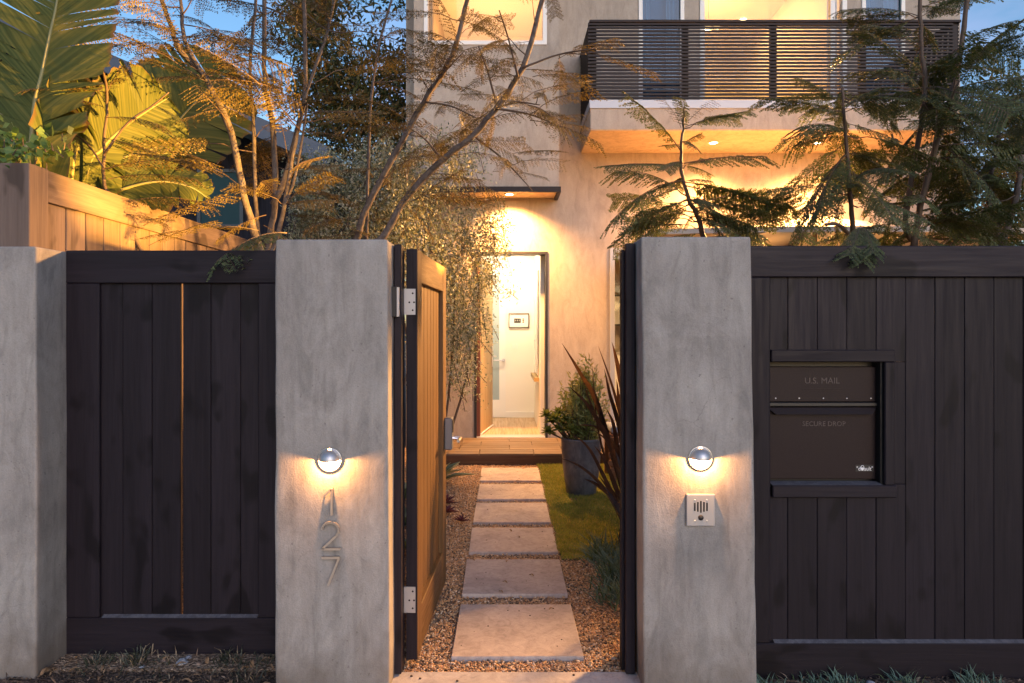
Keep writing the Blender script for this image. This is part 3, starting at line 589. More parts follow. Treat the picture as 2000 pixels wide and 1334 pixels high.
text('lettering', '"d', .026, (X_(1676.5, yp), yp - .0018, zz(919)), M_INK, st, .0003, .85); text('lettering', 'ault"', .026, (X_(1696, yp), yp - .0018, zz(919)), M_INK, st, .0003, .85)
cx_ = X_(1684, yp); zc_ = zz(915)
b = MB(); b.face([(cx_-.009, yp-.0019, zc_+.005), (cx_-.004, yp-.0019, zc_-.009), (cx_+.004, yp-.0019, zc_-.009), (cx_+.009, yp-.0019, zc_+.005)])
b.tube([(cx_ + .0065 * math.cos(a), yp - .002, zc_ + .006 + .008 * math.sin(a)) for a in np.linspace(0, math.pi, 9)], .0013, 5); b.build('padlock_logo', M_INK, st)
for px_ in (1515, 1561, 1608, 1654, 1701):
    b = MB(); b.lathe([(0, .002), (.003, .0015), (.004, 0)], (X_(px_, yp), yp, zz(778)), 8, 0, 'Y'); b.build('rivet', M_STEELW, ml)

# gate posts
gp = thing('gate_post', 'dark wooden gate post against the number pillar, holding the hinges', 'gate post', (-.46, 2.95, 0), 'dark posts either side of the gate')
b = MB(); b.box(-.4765, -.445, 2.95, 3.05, .004, Z_(477, 2.95)); b.build('post', M_DARK, gp, bevel=.003)
b = MB(); b.box(-.5, -.462, 2.915, 2.949, 1.548, 1.678); b.build('bracket', M_BLACK, gp, bevel=.002)
b = MB(); b.box(-.4615, -.452, 2.930, 2.9495, 1.55, 1.676); b.build('bracket_plate', M_STEELW, gp)
gp2 = thing('gate_post', 'dark wooden gate post against the intercom pillar', 'gate post', (.55, 2.95, 0), 'dark posts either side of the gate')
b = MB(); b.box(.5255, .566, 2.95, 3.04, .004, Z_(475, 2.95)); b.build('post', M_DARK, gp2, bevel=.003)
b = MB(); b.box(.512, .5255, 2.985, 3.03, .004, Z_(477, 2.95) - .02); b.build('stop_strip', M_DARK, gp2, bevel=.002)

# gate leaf, standing open
ga = thing('garden_gate', 'brown boarded garden gate leaf standing open along the path', 'gate', (-.40, 3.04, 0))
H0 = Vector((-.387, 3.04, 0)); H1 = Vector((-.341, 4.0, 0)); gd = (H1 - H0).normalized(); gn = Vector((gd.y, -gd.x, 0)); GL = (H1 - H0).length
def gbox(name, u0, u1, w0, w1, z0, z1, m, par=ga, bev=.003):
    b = MB(); leafbox(b, u0, u1, w0, w1, z0, z1, 0, H0, gd, gn); return b.build(name, m, par, bevel=bev)
gz0, gz1 = .024, 1.853
gbox('stile', 0, .115, -.05, 0, gz0, gz1, M_GATE); gbox('stile', GL - .13, GL, -.05, 0, gz0, gz1, M_GATE)
gbox('top_rail', .1155, GL - .1305, -.049, -.001, gz1 - .145, gz1 - .001, M_GATEY); gbox('bottom_rail', .1155, GL - .1305, -.049, -.001, gz0 + .001, .226, M_GATEY)
nb = 7; w_ = (GL - .245) / nb
for k in range(nb): gbox('board', .115 + k * w_ + .0012, .115 + (k + 1) * w_ - .0012, -.045, -.024, .22, gz1 - .14, M_GATE, bev=.004)
for zh in (1.56, .235):
    b = MB(); leafbox(b, -.0068, -.0033, -.056, -.008, zh, zh + .115, 0, H0, gd, gn); hg = b.build('hinge', M_STEELW, ga)
    b = MB(); c0 = H0 + gn * -.062 + gd * -.007; b.tube([c0 + Vector((0,0,zh)), c0 + Vector((0,0,zh+.115))], .007, 8); b.build('barrel', M_STEELW, hg)
    b = MB()
    for (dz, dw) in ((.02, -.02), (.055, -.035), (.095, -.02), (.055, -.014)):
        p_ = H0 + gd * -.0068 + gn * dw + Vector((0, 0, zh + dz)); b.lathe([(0, .0015), (.004, .001), (.0045, 0)], p_, 8, 0, 'Y')
    b.build('screw', M_BRONZE, hg)
gbox('shaded_edge', -.003, -.0003, -.0495, -.0005, gz0 + .001, gz1 - .001, M_DARK, bev=.0008)  # dark strip: the shade on this hinge edge is put into its colour
lk = gbox('lock', GL - .085, GL - .015, .0005, .045, .80, .985, P('grey_blue_lock', (.16, .17, .20), .35, .4), bev=.006)
pz = H0 + gd * (GL - .05); Vz = lambda z: Vector((0, 0, z))
b = MB(); b.tube([pz + gn * .044 + Vz(.865), pz + gn * .09 + Vz(.865), pz + gn * .09 - gd * .11 + Vz(.865)], .010, 8); b.build('lever', M_STEEL, lk)
b = MB(); p_ = pz + Vz(.94); leafbox(b, GL - .075, GL - .025, .0455, .049, .90, .97, 0, H0, gd, gn); b.build('keypad', M_BLACK, lk)

# ------------------------------------------------------------------ pillar furniture
M_HOOD = P('brushed_hood', (.50, .50, .52), .48, .9)
def wall_lamp(px_, py_, label):
    c = at(px_, py_, PY - .003); r = .042
    o = thing('wall_lamp', label, 'wall lamp', c, 'round eyelid lamps on the gate pillars')
    b = MB(); b.lathe([(0, .003), (.046, .003), (.049, .0055), (.050, .004), (.051, -.004)], c, 32, 0, 'Y'); b.build('back_plate', M_STEEL, o, smooth=True)
    def dome(rr, zlo, zhi, m, name, yo=.002):
        b = MB(); nu, nv = 24, 10; idx = {}
        for i in range(nu):
            for j in range(nv):
                q = []
                for (ii, jj) in ((i, j), (i+1, j), (i+1, j+1), (i, j+1)):
                    za = zlo + (zhi - zlo) * jj / nv; rad = math.sqrt(max(rr*rr - za*za, 0)); th = math.pi * ii / nu
                    q.append((c.x - rad * math.cos(th), c.y - yo - rad * math.sin(th), c.z + za))
                b.face(q)
        return b.build(name, m, o, smooth=True, merge=True)
    dome(r, -.0025, r - .0005, M_HOOD, 'hood'); dome(r - .004, -(r - .0045), -.0030, M_WLENS, 'lens')
    b = MB(); b.box(c.x - .0425, c.x + .0425, c.y - .0495, c.y - .007, c.z - .0105, c.z - .0085); 
    light('POINT', 'wall_lamp_bulb', (c.x, c.y - .0315, c.z - .0065), 6.8, (1, .42, .11), .006)
wall_lamp(644, 898, 'steel eyelid wall lamp above the house number on the pillar')
wall_lamp(1368, 895, 'steel eyelid wall lamp above the intercom on the pillar')
def bars(name, segs, label):
    pts = [p for s_ in segs for p in s_]; yc = PY - .016
    W3 = lambda q: at(q[0], q[1], PY - .016)
    c = W3((sum(p[0] for p in pts) / len(pts), sum(p[1] for p in pts) / len(pts)))
    b = MB()
    for s_ in segs:
        P3 = [W3(q) for q in s_]; hw = .0042
        for i in range(len(P3) - 1):
            a, e = P3[i], P3[i+1]; t_ = (e - a).normalized(); n_ = Vector((-t_.z, 0, t_.x)); 
            if len(P3) > 2: a = a - t_ * .001; e = e + t_ * .001
            y0, y1 = yc - .007, yc + .006
            q = [a + n_*hw, e + n_*hw, e - n_*hw, a - n_*hw]
            b.hexa([Vector((p.x, y0, p.z)) for p in reversed(q)] + [Vector((p.x, y1, p.z)) for p in reversed(q)])
    o = b.build(name, M_DIGIT); tag(o, label, 'house number', 'steel digits of the house number')
    b = MB()
    for s_ in (segs[0][0], segs[-1][-1]):
        p = W3(s_); b.tube([(p.x, yc, p.z), (p.x, PY + .004, p.z)], .003, 6)
    b.build('standoff', M_STEEL, o)
M_DIGIT = P('digit_steel', (.48, .42, .36), .42, .65)
bars('house_digit', [[(648, 954), (648, 1006)], [(647, 956), (632, 970)]], 'steel digit 1 just below the wall lamp')
arc = [(645.5 + 16 * math.cos(a), 1034 - 14 * math.sin(a)) for a in np.linspace(math.pi, 0, 11)]
bars('house_digit', [arc + [(661, 1040), (657, 1046), (631, 1071)], [(629, 1072), (664, 1072)]], 'steel digit 2 in the middle of the house number')
bars('house_digit', [[(629, 1089), (664, 1089)], [(662, 1091), (641, 1143)]], 'steel digit 7, lowest of the house number')
ic = at(1367.5, 995.5, PY - .006); iw, ih = .0585, .0650
io = thing('intercom', 'square brushed steel intercom plate with slots and a black button', 'intercom', ic)
b = MB(); b.box(ic.x - iw, ic.x + iw, PY - .016, PY + .002, ic.z - ih, ic.z + ih); b.build('plate', P('satin_steel', (.36, .36, .38), .45, .6), io, bevel=.0025, seg=2)
for k in range(5):
    b = MB(); hh = (.017, .020, .024, .020, .017)[k]; xk = ic.x + (k - 2) * .0125; zk = ic.z + .0145; b.box(xk - .0033, xk + .0033, PY - .0172, PY - .0158, zk - hh, zk + hh); b.build('speaker_slot', M_HOLE, io)
b = MB(); b.lathe([(0, .006), (.009, .006), (.011, .003), (.0115, 0)], (ic.x, PY - .016, ic.z - .030), 18, 0, 'Y'); b.build('button', M_BLACK, io, smooth=True)
for sx_ in (-1, 1):
    for dz in (.042, -.043):
        b = MB(); b.lathe([(0, .002), (.003, .0015), (.0038, 0)], (ic.x + sx_ * .0245, PY - .016, ic.z + dz), 10, 0, 'Y'); b.build('screw', M_STEEL, io)

# ------------------------------------------------------------------ side fence (inside, left)
sf = thing('side_fence', 'tan boarded side fence running back towards the neighbouring house', 'fence', (-2.32, 5, 0))
XS = -2.30; zs = 2.295
b = MB(); b.box(XS - .14, XS, 3.42, 3.56, -.03, zs + .02)
def sbox(name, y0, y1, x0, x1, z0, z1, m): 
    b = MB(); b.box(x0, x1, y0, y1, z0, z1); return b.build(name, m, sf, bevel=.003)
M_SPOST = stucco('side_post_grey', (.17, .155, .15), (.22, .20, .195), (.27, .25, .24), 1.5, .8, .2)
ys = 3.30
sbox('post', ys - .002, ys + .14, XS - .16, XS + .004, -.03, zs + .004, M_SIDE)
y = ys + .141; 
sbox('top_rail', y, 9.0, XS - .05, XS, zs - .16, zs, M_SIDEY); sbox('bottom_rail', y, 9.0, XS - .05, XS, 0, .2, M_SIDEY)
k = 0
while y < 8.9:
    b = MB(); b.box(XS - .035, XS - .018, y + .004, y + .166, .19, zs - .15); b.build('board', M_SIDE, sf, bevel=.003); y += .17

# ------------------------------------------------------------------ neighbouring house
nh = thing('neighbour_house', 'dark low neighbouring house with a sloping blue grey roof edge', 'house', (-5.5, 10, 0))
YN = 9.3
A = at(150, 78, 9.0); Bp = at(640, 286, 9.0); sl = (A.z - Bp.z) / (A.x - Bp.x)
ridge = Vector((-6.8, 9.0, A.z + sl * (-6.8 - A.x)))
M_NROOF = stucco('neighbour_roof', (.03, .045, .075), (.04, .06, .10), (.055, .08, .125), 3, .7, .2); M_NWALL = wood('neighbour_wall', (.010, .010, .016), (.016, .016, .024), (.024, .024, .034), 'Z', .7, .3)
b = MB()
def slab(a, c, y0, y1, th):
    b.hexa([(a.x,y0,a.z-th),(c.x,y0,c.z-th),(c.x,y1,c.z-th),(a.x,y1,a.z-th),(a.x,y0,a.z),(c.x,y0,c.z),(c.x,y1,c.z),(a.x,y1,a.z)])
slab(ridge, Bp, 9.03, 16, .10); L2_ = Vector((-11, 9, ridge.z - 1.6)); slab(L2_, ridge, 9.03, 16, .10); b.build('roof', M_NROOF, nh)
b = MB(); slab(ridge, Bp + Vector((.0, 0, 0)), 8.99, 9.028, .27); b.build('rake_board', P('blue_grey_paint', (.065, .085, .125), .5), nh)
b = MB(); b.v = []; 
wl = [(-10, 9.9, -.1), (-2.75, 9.9, -.1), (-2.75, 9.9, Bp.z - .1), (ridge.x, 9.9, ridge.z - .12), (-10, 9.9, ridge.z - 1.3)]
b.face(wl); b.face([(x_, 10.1, z_) for x_, _, z_ in reversed(wl)]); b.face([(-2.75, 9.9, -.1), (-2.75, 15.5, -.1), (-2.75, 15.5, Bp.z - .1), (-2.75, 9.9, Bp.z - .1)]); b.build('wall', M_NWALL, nh)
wx0, wx1, wz0, wz1 = X_(385, 9.85), X_(475, 9.85), Z_(445, 9.85), Z_(330, 9.85)
b = MB(); b.box(wx0, wx0 + .05, 9.84, 9.9, wz0, wz1); b.box(wx1 - .05, wx1, 9.84, 9.9, wz0, wz1); b.box(wx0 + .05, wx1 - .05, 9.84, 9.9, wz0, wz0 + .05); b.box(wx0 + .05, wx1 - .05, 9.84, 9.9, wz1 - .05, wz1); nw = b.build('window', P('dark_window_frame', (.05, .06, .07), .5), nh)
b = MB(); b.box(wx0 + .05, wx1 - .05, 9.86, 9.88, wz0 + .05, wz1 - .05); b.build('pane', P('teal_glass', (.018, .05, .058), .5, 0, .15), nw)
M_EAVE = wood('cedar_beam', (.16, .08, .035), (.22, .12, .055), (.28, .16, .08), 'X', .6, .2, knots=False)
for (pa, pb) in (((388, 285), (430, 318)), ((400, 300), (402, 330))):
    b = MB(); b.tube([at(*pa, 9.7), at(*pb, 9.7)], .045, 4); b.build('eave_beam', M_EAVE, nh)

# ------------------------------------------------------------------ umbrella
um = thing('patio_umbrella', 'large grey patio umbrella standing behind the mailbox fence', 'umbrella', (3.32, 7.3, 0))
UX, UY, UW, UD, UZ, UR = 3.32, 7.3, 1.92, 1.0, 2.415, .29
per = []
for (a, c) in (((-1,-1),(1,-1)),((1,-1),(1,1)),((1,1),(-1,1)),((-1,1),(-1,-1))):
    for t_ in (0, .25, .5, .75): per.append((UX + UW * (a[0] + (c[0]-a[0]) * t_), UY + UD * (a[1] + (c[1]-a[1]) * t_), UZ + (.02 if t_ else 0) * (1 if t_ != .5 else 1.4)))
b = MB(); NPP = len(per)
for k in range(NPP):
    a, c = per[k], per[(k+1) % NPP]; steps = 6
    for s_ in range(steps):
        f0, f1 = s_ / steps, (s_ + 1) / steps
        def pt(q, f): return (q[0] + (UX - q[0]) * f, q[1] + (UY - q[1]) * f, q[2] + (UZ + UR - q[2]) * f - .05 * math.sin(f * math.pi))
        if f1 < 1: b.face([pt(a, f0), pt(c, f0), pt(c, f1), pt(a, f1)])
        else: b.face([pt(a, f0), pt(c, f0), pt(a, 1)])
o = b.build('canopy', M_CANVAS, um, smooth=True, merge=True)
b = MB()
for k in range(NPP):
    a, c = per[k], per[(k+1) % NPP]; b.face([(a[0], a[1], a[2]-.05), (c[0], c[1], c[2]-.05), (c[0], c[1], c[2]-.001), (a[0], a[1], a[2]-.001)])
b.build('valance', M_CANVAS, um)
for k in range(0, NPP, 2):
    a = Vector(per[k]); b = MB(); b.tube([a + Vector((0,0,-.02)), Vector((UX + (a.x-UX)*.5, UY + (a.y-UY)*.5, UZ + UR*.5 - .085)), Vector((UX, UY, UZ + UR - .06))], .014, 5); rb = b.build('rib', M_UMBRIB, um)
    b = MB(); b.tube([Vector((UX + (a.x-UX)*.55, UY + (a.y-UY)*.55, UZ + UR*.45 - .09)), Vector((UX, UY, UZ - .25))], .011, 5); b.build('strut', M_UMBRIB, rb)
b = MB(); b.tube([(UX, UY, -.02), (UX, UY, UZ + UR + .03)], .024, 10); b.build('pole', M_UMBRIB, um)
b = MB(); b.lathe([(.026, .0), (.075, .0), (.075, .03), (.026, .03)], (UX, UY, 2.0), 16); ulp = b.build('added_umbrella_lamp', M_BLACK, um)  # lamp added on the pole to brighten the canopy underside
b = MB(); b.lathe([(.03, .0315), (.07, .0315)], (UX, UY, 2.0), 16); b.build('lens', M_LENS, ulp); light('POINT', 'added_umbrella_bulb', (UX, UY - .09, 2.06), 34, WARM, .03)
b = MB(); b.lathe([(.0, .0), (.30, .0), (.30, .05), (.05, .09), (.03, .30)], (UX, UY, -.02), 20); b.build('base', M_BLACK, um)

# ------------------------------------------------------------------ unseen fill lamp added under the balcony to light the garden
flp = Vector((4.40, 7.75, 3.60))
fo = thing('added_floodlight', 'small black fill lamp added under the balcony, aimed at the garden gate', 'added_floodlight', flp)
aim = Vector((-1.3, 3.9, 1.4)); dv = (aim - flp).normalized()
b = MB(); b.tube([flp - dv * .07, flp + dv * .05], [.045, .05], 14, cap=False); b.tube([flp - dv * .07, flp - dv * .069], [.001, .045], 14); b.build('housing', M_BLACK, fo)
b = MB(); b.tube([flp - dv * .03, flp + Vector((0, 0, .109))], .012, 6); b.build('bracket', M_BLACK, fo)
light('SPOT', 'added_floodlight_lamp', flp + dv * .06, 4200, (1, .47, .13), .20, aim, 56, .6)

gs = Vector((1.05, 3.42, 1.74)); aim2 = Vector((-2.85, 4.4, 2.95)); dv2 = (aim2 - gs).normalized()  # unseen spotlight added to brighten the banana leaves
so_ = thing('added_spotlight', 'small black fill spotlight added on the back of the intercom pillar aimed at the banana leaves', 'spotlight', gs)
b = MB(); b.tube([gs - dv2 * .06, gs + dv2 * .04], [.03, .036], 14, cap=False); b.tube([gs - dv2 * .06, gs - dv2 * .0595], [.001, .03], 14); b.build('housing', M_BLACK, so_)
b = MB(); b.tube([gs - dv2 * .03, (gs.x - .10, 3.25, gs.z - .06)], .009, 6); b.build('bracket', M_BLACK, so_)
light('SPOT', 'added_spotlight_lamp', gs + dv2 * .05, 2700, (1, .47, .07), .012, aim2, 32, .6)

# ------------------------------------------------------------------ vegetation generators
nrg = np.random.default_rng(11)
def unit(a): return a / np.maximum(np.linalg.norm(a, axis=1, keepdims=True), 1e-9)
def kites(pos, dirs, length, width, nrm=None, fold=0.0):
    N = len(pos); d_ = unit(dirs); r_ = nrg.normal(size=(N, 3)) if nrm is None else nrm
    s_ = unit(np.cross(d_, r_)); l = length.reshape(-1, 1); w = width.reshape(-1, 1)
    n_ = np.cross(s_, d_)
    V = np.empty((N, 4, 3)); V[:, 0] = pos; V[:, 1] = pos + d_ * l * .5 + s_ * w * .5 + n_ * l * fold; V[:, 2] = pos + d_ * l; V[:, 3] = pos + d_ * l * .5 - s_ * w * .5 + n_ * l * fold
    return V.reshape(-1, 3), np.arange(N * 4).reshape(-1, 4)
def make_frond(seed, mleaf, pairs=14, arc=.10, hang=.45, plen=.26, lets=11, llen=.036, lwid=.013, twist=.0):
    r = np.random.default_rng(seed); b = MB(); ts = np.linspace(0, 1, 15)
    def rach(t): return np.array([t, .03 * math.sin(t * 3 + seed) * t, arc * 4 * t * (1 - t) * (1 - .25 * t)])
    b.tube([rach(t) for t in ts], [.0065 * (1 - .8 * t) for t in ts], 3, 0)
    V = []; D = []; Ln = []; Wd = []; NR = []
    for k in range(pairs):
        t = .13 + .85 * (k + .3 * r.random()) / pairs; p0 = rach(t); fw = rach(min(t + .02, 1.02)) - rach(t); fw /= np.linalg.norm(fw)
        prof = math.sin(math.pi * min(1, (.18 + .82 * (1 - (t - .13) / .87)) ** .8)) if t > .55 else (.55 + .9 * (t - .13))
        pl_ = plen * max(.28, min(1, prof)) * (.88 + .24 * r.random())
        for sd_ in (-1, 1):
            if r.random() < .05: continue
            lat = np.array([0, sd_, 0.]); h_ = hang * (.6 + .8 * r.random())
            dr_ = fw * .62 + lat * .75 + np.array([0, 0, -h_]); dr_ /= np.linalg.norm(dr_)
            pts = [p0 + dr_ * pl_ * q + np.array([0, 0, -.35 * hang * pl_ * q * q]) for q in (0, .5, 1)]
            b.tube(pts, [.0022, .0016, .0008], 3, 0, cap=False)
            nl = max(4, int(lets * pl_ / plen))
            for j in range(nl):
                q = (j + .7) / nl; pp = p0 + dr_ * pl_ * q + np.array([0, 0, -.35 * hang * pl_ * q * q])
                sv = np.cross(dr_, np.array([0, 0, 1.])); sv /= np.linalg.norm(sv)
                for s2 in (-1, 1):
                    if r.random() < .10: continue
                    V.append(pp); D.append(dr_ * .55 + sv * s2 * .85 + np.array([0, 0, -.18 - .25 * r.random()]) + r.normal(size=3) * .10)
                    Ln.append(llen * (.75 + .4 * r.random()) * (1 - .35 * q)); Wd.append(lwid * (.85 + .3 * r.random())); NR.append([r.normal() * .3, r.normal() * .3, 1])
    KV, KF = kites(np.array(V), np.array(D), np.array(Ln), np.array(Wd), np.array(NR))
    base = len(b.v); me = bpy.data.meshes.new('frond')
    me.from_pydata(b.v + [tuple(q) for q in KV], [], b.f + [tuple(int(i) + base for i in q) for q in KF])
    me.materials.append(M_TWIG); me.materials.append(mleaf)
    me.polygons.foreach_set('material_index', [0] * len(b.f) + [1] * len(KF)); me.update(); return me
FG = [make_frond(s_, M_FROND_G, 23, arc=.03 + .025 * (s_ % 3), hang=.16 + .14 * (s_ % 3), lets=14, plen=.235, llen=.038, lwid=.019) for s_ in range(9)]
FO = [make_frond(20 + s_, M_FROND_O, 17, arc=.03 + .035 * (s_ % 3), hang=.15 + .15 * (s_ % 3), lets=9, plen=.21, llen=.038, lwid=.017) for s_ in range(9)]
FS = [make_frond(40 + s_, M_FROND_O, 11, arc=.04, hang=.35, lets=7, plen=.19, llen=.034, lwid=.014) for s_ in range(3)]     # sparse
def put_frond(par, me, p0, p1, up=None, roll=0.0, wide=1.0):
    p0, p1 = Vector(p0), Vector(p1); x = (p1 - p0); Ls = x.length; x.normalize(); up = Vector(up or (0, 0, 1))
    z = (up - x * up.dot(x)); z = z.normalized() if z.length > .05 else x.orthogonal().normalized(); yv = z.cross(x)
    M = Matrix((x, yv, z)).transposed().to_4x4() @ Matrix.Rotation(roll, 4, 'X'); M.translation = p0
    return link('frond', me, par, M @ Matrix.Diagonal((Ls, Ls * wide, Ls * wide, 1)))
def spline(pts, n):
    P3 = [Vector(p) for p in pts]; out = []
    Q = [P3[0] * 2 - P3[1]] + P3 + [P3[-1] * 2 - P3[-2]]
    for i in range(1, len(Q) - 2):
        for k in range(n):
            t = k / n; a, b_, c, d_ = Q[i-1], Q[i], Q[i+1], Q[i+2]
            out.append(.5 * ((2*b_) + (c-a)*t + (2*a-5*b_+4*c-d_)*t*t + (3*b_-a-3*c+d_)*t**3))
    out.append(P3[-1]); return out
def stem(par, pts, r0, r1, name='trunk', m=None, n=7):
    pts = [Vector(p) for p in pts]
    if len(pts) > 2 and (pts[1] - pts[0]).length > .6:
        q = pts[1] + (pts[1] - pts[2]).normalized() * .3; pts[1:1] = [pts[0] * .62 + q * .38, q]
    s_ = spline(pts, 5); N = len(s_); b = MB()
    jit = [Vector((rng.gauss(0, 1), rng.gauss(0, 1), 0)) * r0 * .10 for _ in s_]
    b.tube([p + j for p, j in zip(s_, jit)], [(r0 + (r1 - r0) * k / (N - 1)) * rng.uniform(.93, 1.08) for k in range(N)], n)
    b.build(name, m or M_BARK, par, smooth=True); return s_
def pxs(seq, Y, Y2=None):
    n = len(seq); Y2 = Y2 or Y
    return [at(p[0], p[1], Y + (Y2 - Y) * k / max(1, n - 1)) for k, p in enumerate(seq)]
def clothe(par, pts, fronds, n, lens, r, lo=.15, elev=(.1, .6), az=None, wide=1.0, drop=.35, hi=1.0):
    N = len(pts); twigs = MB()
    for k in range(n):
        t = lo + (hi - lo) * r.random(); p = pts[min(N - 1, int(t * (N - 1)))]
        a = r.uniform(0, 2 * math.pi) if az is None else r.uniform(*az); l = r.uniform(*lens) * (1.0 if t < .9 else .8)
        e = r.uniform(*elev); dvec = Vector((math.cos(a) * math.cos(e), math.sin(a) * math.cos(e), math.sin(e) - drop * r.random()))
        q = p
        if r.random() < .5:
            q = p + (dvec + Vector((0, 0, .35))).normalized() * l * r.uniform(.15, .45); twigs.tube([p, (p + q) / 2 - Vector((0, 0, .012)), q], [.0055, .004, .0028], 4, 0, cap=False)
        put_frond(par, r.choice(fronds), q, q + dvec * l, None, r.uniform(-.9, .9), wide * r.uniform(.85, 1.2))
    if twigs.v: twigs.build('twigs', M_TWIG, par)['kind'] = 'stuff'

# --- olive feathery trees behind the board fence
rt = random.Random(5)
ta = thing('feathery_tree', 'slender multi stemmed feathery tree behind the lit gap fence', 'tree', at(520, 1000, 4.75), 'feathery trees of the front garden')
st = {}
base = Vector((X_(520, 4.75), 4.75, -.03))
st[1] = stem(ta, [base + Vector((-.05, 0, 0))] + pxs([(508, 484), (476, 380), (452, 260), (404, 156), (384, 132), (348, 88), (316, 0), (290, -70)], 4.7,4.4), .034, .011)
st[2] = stem(ta, pxs([(398, 150), (362, 80), (353, 0), (348, -60)], 4.5), .015, .008, 'branch')
st[3] = stem(ta, [base + Vector((0, .1, 0))] + pxs([(503, 440), (499, 380), (496, 240), (488, 132), (500, 0), (505, -60)], 4.85), .020, .009)
st[4] = stem(ta, [base + Vector((.05, .15, 0))] + pxs([(526, 470), (538, 384), (532, 240), (517, 160), (517, 0), (515, -60)], 4.9), .030, .013)
st[5] = stem(ta, pxs([(534, 400), (560, 340), (584, 240), (597, 168), (593, 0), (592, -60)], 4.9), .024, .012, 'branch')
st[6] = stem(ta, [base + Vector((.12, .05, 0))] + pxs([(540, 470), (556, 400), (576, 280), (600, 180), (640, 60), (660, -40)], 4.8), .020, .010)
st[7] = stem(ta, pxs([(556, 402), (575, 350), (592, 260), (600, 200)], 4.8), .011, .007, 'branch')
for k, n_ in ((1, 13), (2, 8), (3, 12), (4, 15), (5, 15), (6, 17), (7, 6)):
    clothe(ta, st[k], FO + FS, n_, (.35, .72), rt, .50 if k in (1, 3, 4, 6) else .2, (-.05, .55))
for (a, c) in (((384, 132), (240, 40)), ((392, 140), (215, 60)), ((360, 100), (200, 90)), ((404, 160), (280, 110)), ((440, 210), (300, 260)), ((330, 40), (250, 10)), ((490, 170), (400, 130)), ((515, 200), (440, 120)), ((520, 420), (420, 470)), ((515, 440), (570, 475)), ((505, 450), (400, 440)), ((350, 70), (260, 40)), ((330, 60), (215, 30)), ((400, 100), (470, 60)), ((420, 60), (350, 30))):
    put_frond(ta, rt.choice(FO + FS), at(*a, 4.5), at(*c, rt.uniform(4.2, 4.7)))
put_frond(ta, FG[2], at(560, 455, 3.6), at(424, 512, 3.10), None, .2)
# --- second tree
tb = thing('feathery_tree', 'feathery tree with two long bare stems rising behind the number pillar', 'tree', at(715, 1000, 5.6), 'feathery trees of the front garden')
base = Vector((X_(715, 5.6), 5.6, -.03)); su = {}
su[1] = stem(tb, [base] + pxs([(700, 460), (712, 413), (755, 331), (829, 199), (883, 109), (912, 0), (925, -70)], 5.6, 5.3), .036, .016)
su[2] = stem(tb, [base + Vector((.1, .1, 0))] + pxs([(751, 460), (797, 382), (864, 312), (922, 267), (969, 210), (1020, 133), (1059, 0), (1075, -60)], 5.5, 5.2), .036, .017)
su[3] = stem(tb, [base + Vector((.02, .2, 0))] + pxs([(716, 464), (722, 250), (736, 110), (770, -20)], 5.9), .018, .010)
bl = [((1020, 133), (1165, 95), 5.2), ((970, 210), (1055, 205), 5.3), ((968, 212), (1100, 250), 5.3), ((925, 265), (1040, 372), 5.4), ((829, 199), (905, 102), 5.4), ((829, 199), (930, 230), 5.4), ((864, 312), (800, 250), 5.4), ((970, 205), (935, 90), 5.2), ((1012, 150), (975, 20), 5.2)]
for (a, c, y_) in bl:
    s_ = stem(tb, [at(*a, y_), (at(*a, y_) + at(*c, y_)) / 2 + Vector((0, 0, .03)), at(*c, y_ - .15)], .010, .004, 'branch', M_TWIG, 5)
    clothe(tb, s_, FO + FS, 4, (.28, .52), rt, .3, (-.15, .35))
for k, n_ in ((1, 22), (2, 22), (3, 20)): clothe(tb, su[k], FO + FS, n_, (.35, .65), rt, .5, (-.1, .5))
for (a, c) in (((829, 200), (745, 160)), ((800, 240), (690, 190)), ((880, 110), (835, 60)), ((1020, 135), (1150, 150)), ((900, 100), (1000, 90)), ((960, 215), (850, 300)), ((1035, 235), (1180, 285)), ((1000, 300), (1095, 295)), ((1090, 115), (1210, 75)), ((1040, 150), (1145, 158)), ((940, 240), (1080, 225)), ((900, 180), (980, 130)), ((870, 150), (800, 110)), ((1030, 205), (1110, 270)),
               ((810, 390), (905, 330)), ((800, 395), (930, 380)), ((820, 380), (960, 400)), ((800, 400), (880, 440)), ((830, 350), (940, 350)), ((790, 400), (850, 470)), ((840, 340), (985, 385)), ((780, 420), (820, 340))):
    put_frond(tb, rt.choice(FO), at(*a, 5.3), at(*c, rt.uniform(4.9, 5.7)))
# --- sapling in front of side fence
tc_ = thing('sapling', 'dark thin stemmed sapling in front of the tan side fence', 'tree', at(300, 1060, 4.3), None)
base = Vector((X_(290, 4.3), 4.3, -.03))
s1 = stem(tc_, [base] + pxs([(276, 488), (232, 400), (204, 362), (204, 280), (210, 190), (200, 130)], 4.3, 4.1), .018, .007, 'trunk', M_TWIG)
s2 = stem(tc_, pxs([(204, 300), (250, 240), (300, 205), (330, 180)], 4.1), .008, .004, 'branch', M_TWIG); s3 = stem(tc_, pxs([(204, 330), (170, 280), (130, 255)], 4.15), .007, .004, 'branch', M_TWIG)
s4 = stem(tc_, [base + Vector((-.08, 0, .9))] + pxs([(240, 488), (205, 440), (183, 408)], 4.2), .011, .005, 'branch', M_TWIG)
for (a, c) in (((205, 180), (40, 175)), ((205, 200), (110, 95)), ((204, 230), (330, 250)), ((210, 180), (300, 90)), ((204, 330), (400, 310)), ((210, 350), (390, 350)), ((230, 400), (420, 400)), ((300, 205), (360, 240)), ((204, 210), (90, 200)), ((206, 190), (260, 130)), ((260, 470), (350, 450)), ((240, 420), (330, 440)), ((204, 270), (310, 300)), ((290, 480), (420, 430)), ((280, 440), (450, 380)), ((260, 300), (420, 330))):
    put_frond(tc_, rt.choice(FO + FG[:2]), at(*a, 4.15), at(*c, rt.uniform(3.9, 4.4)))
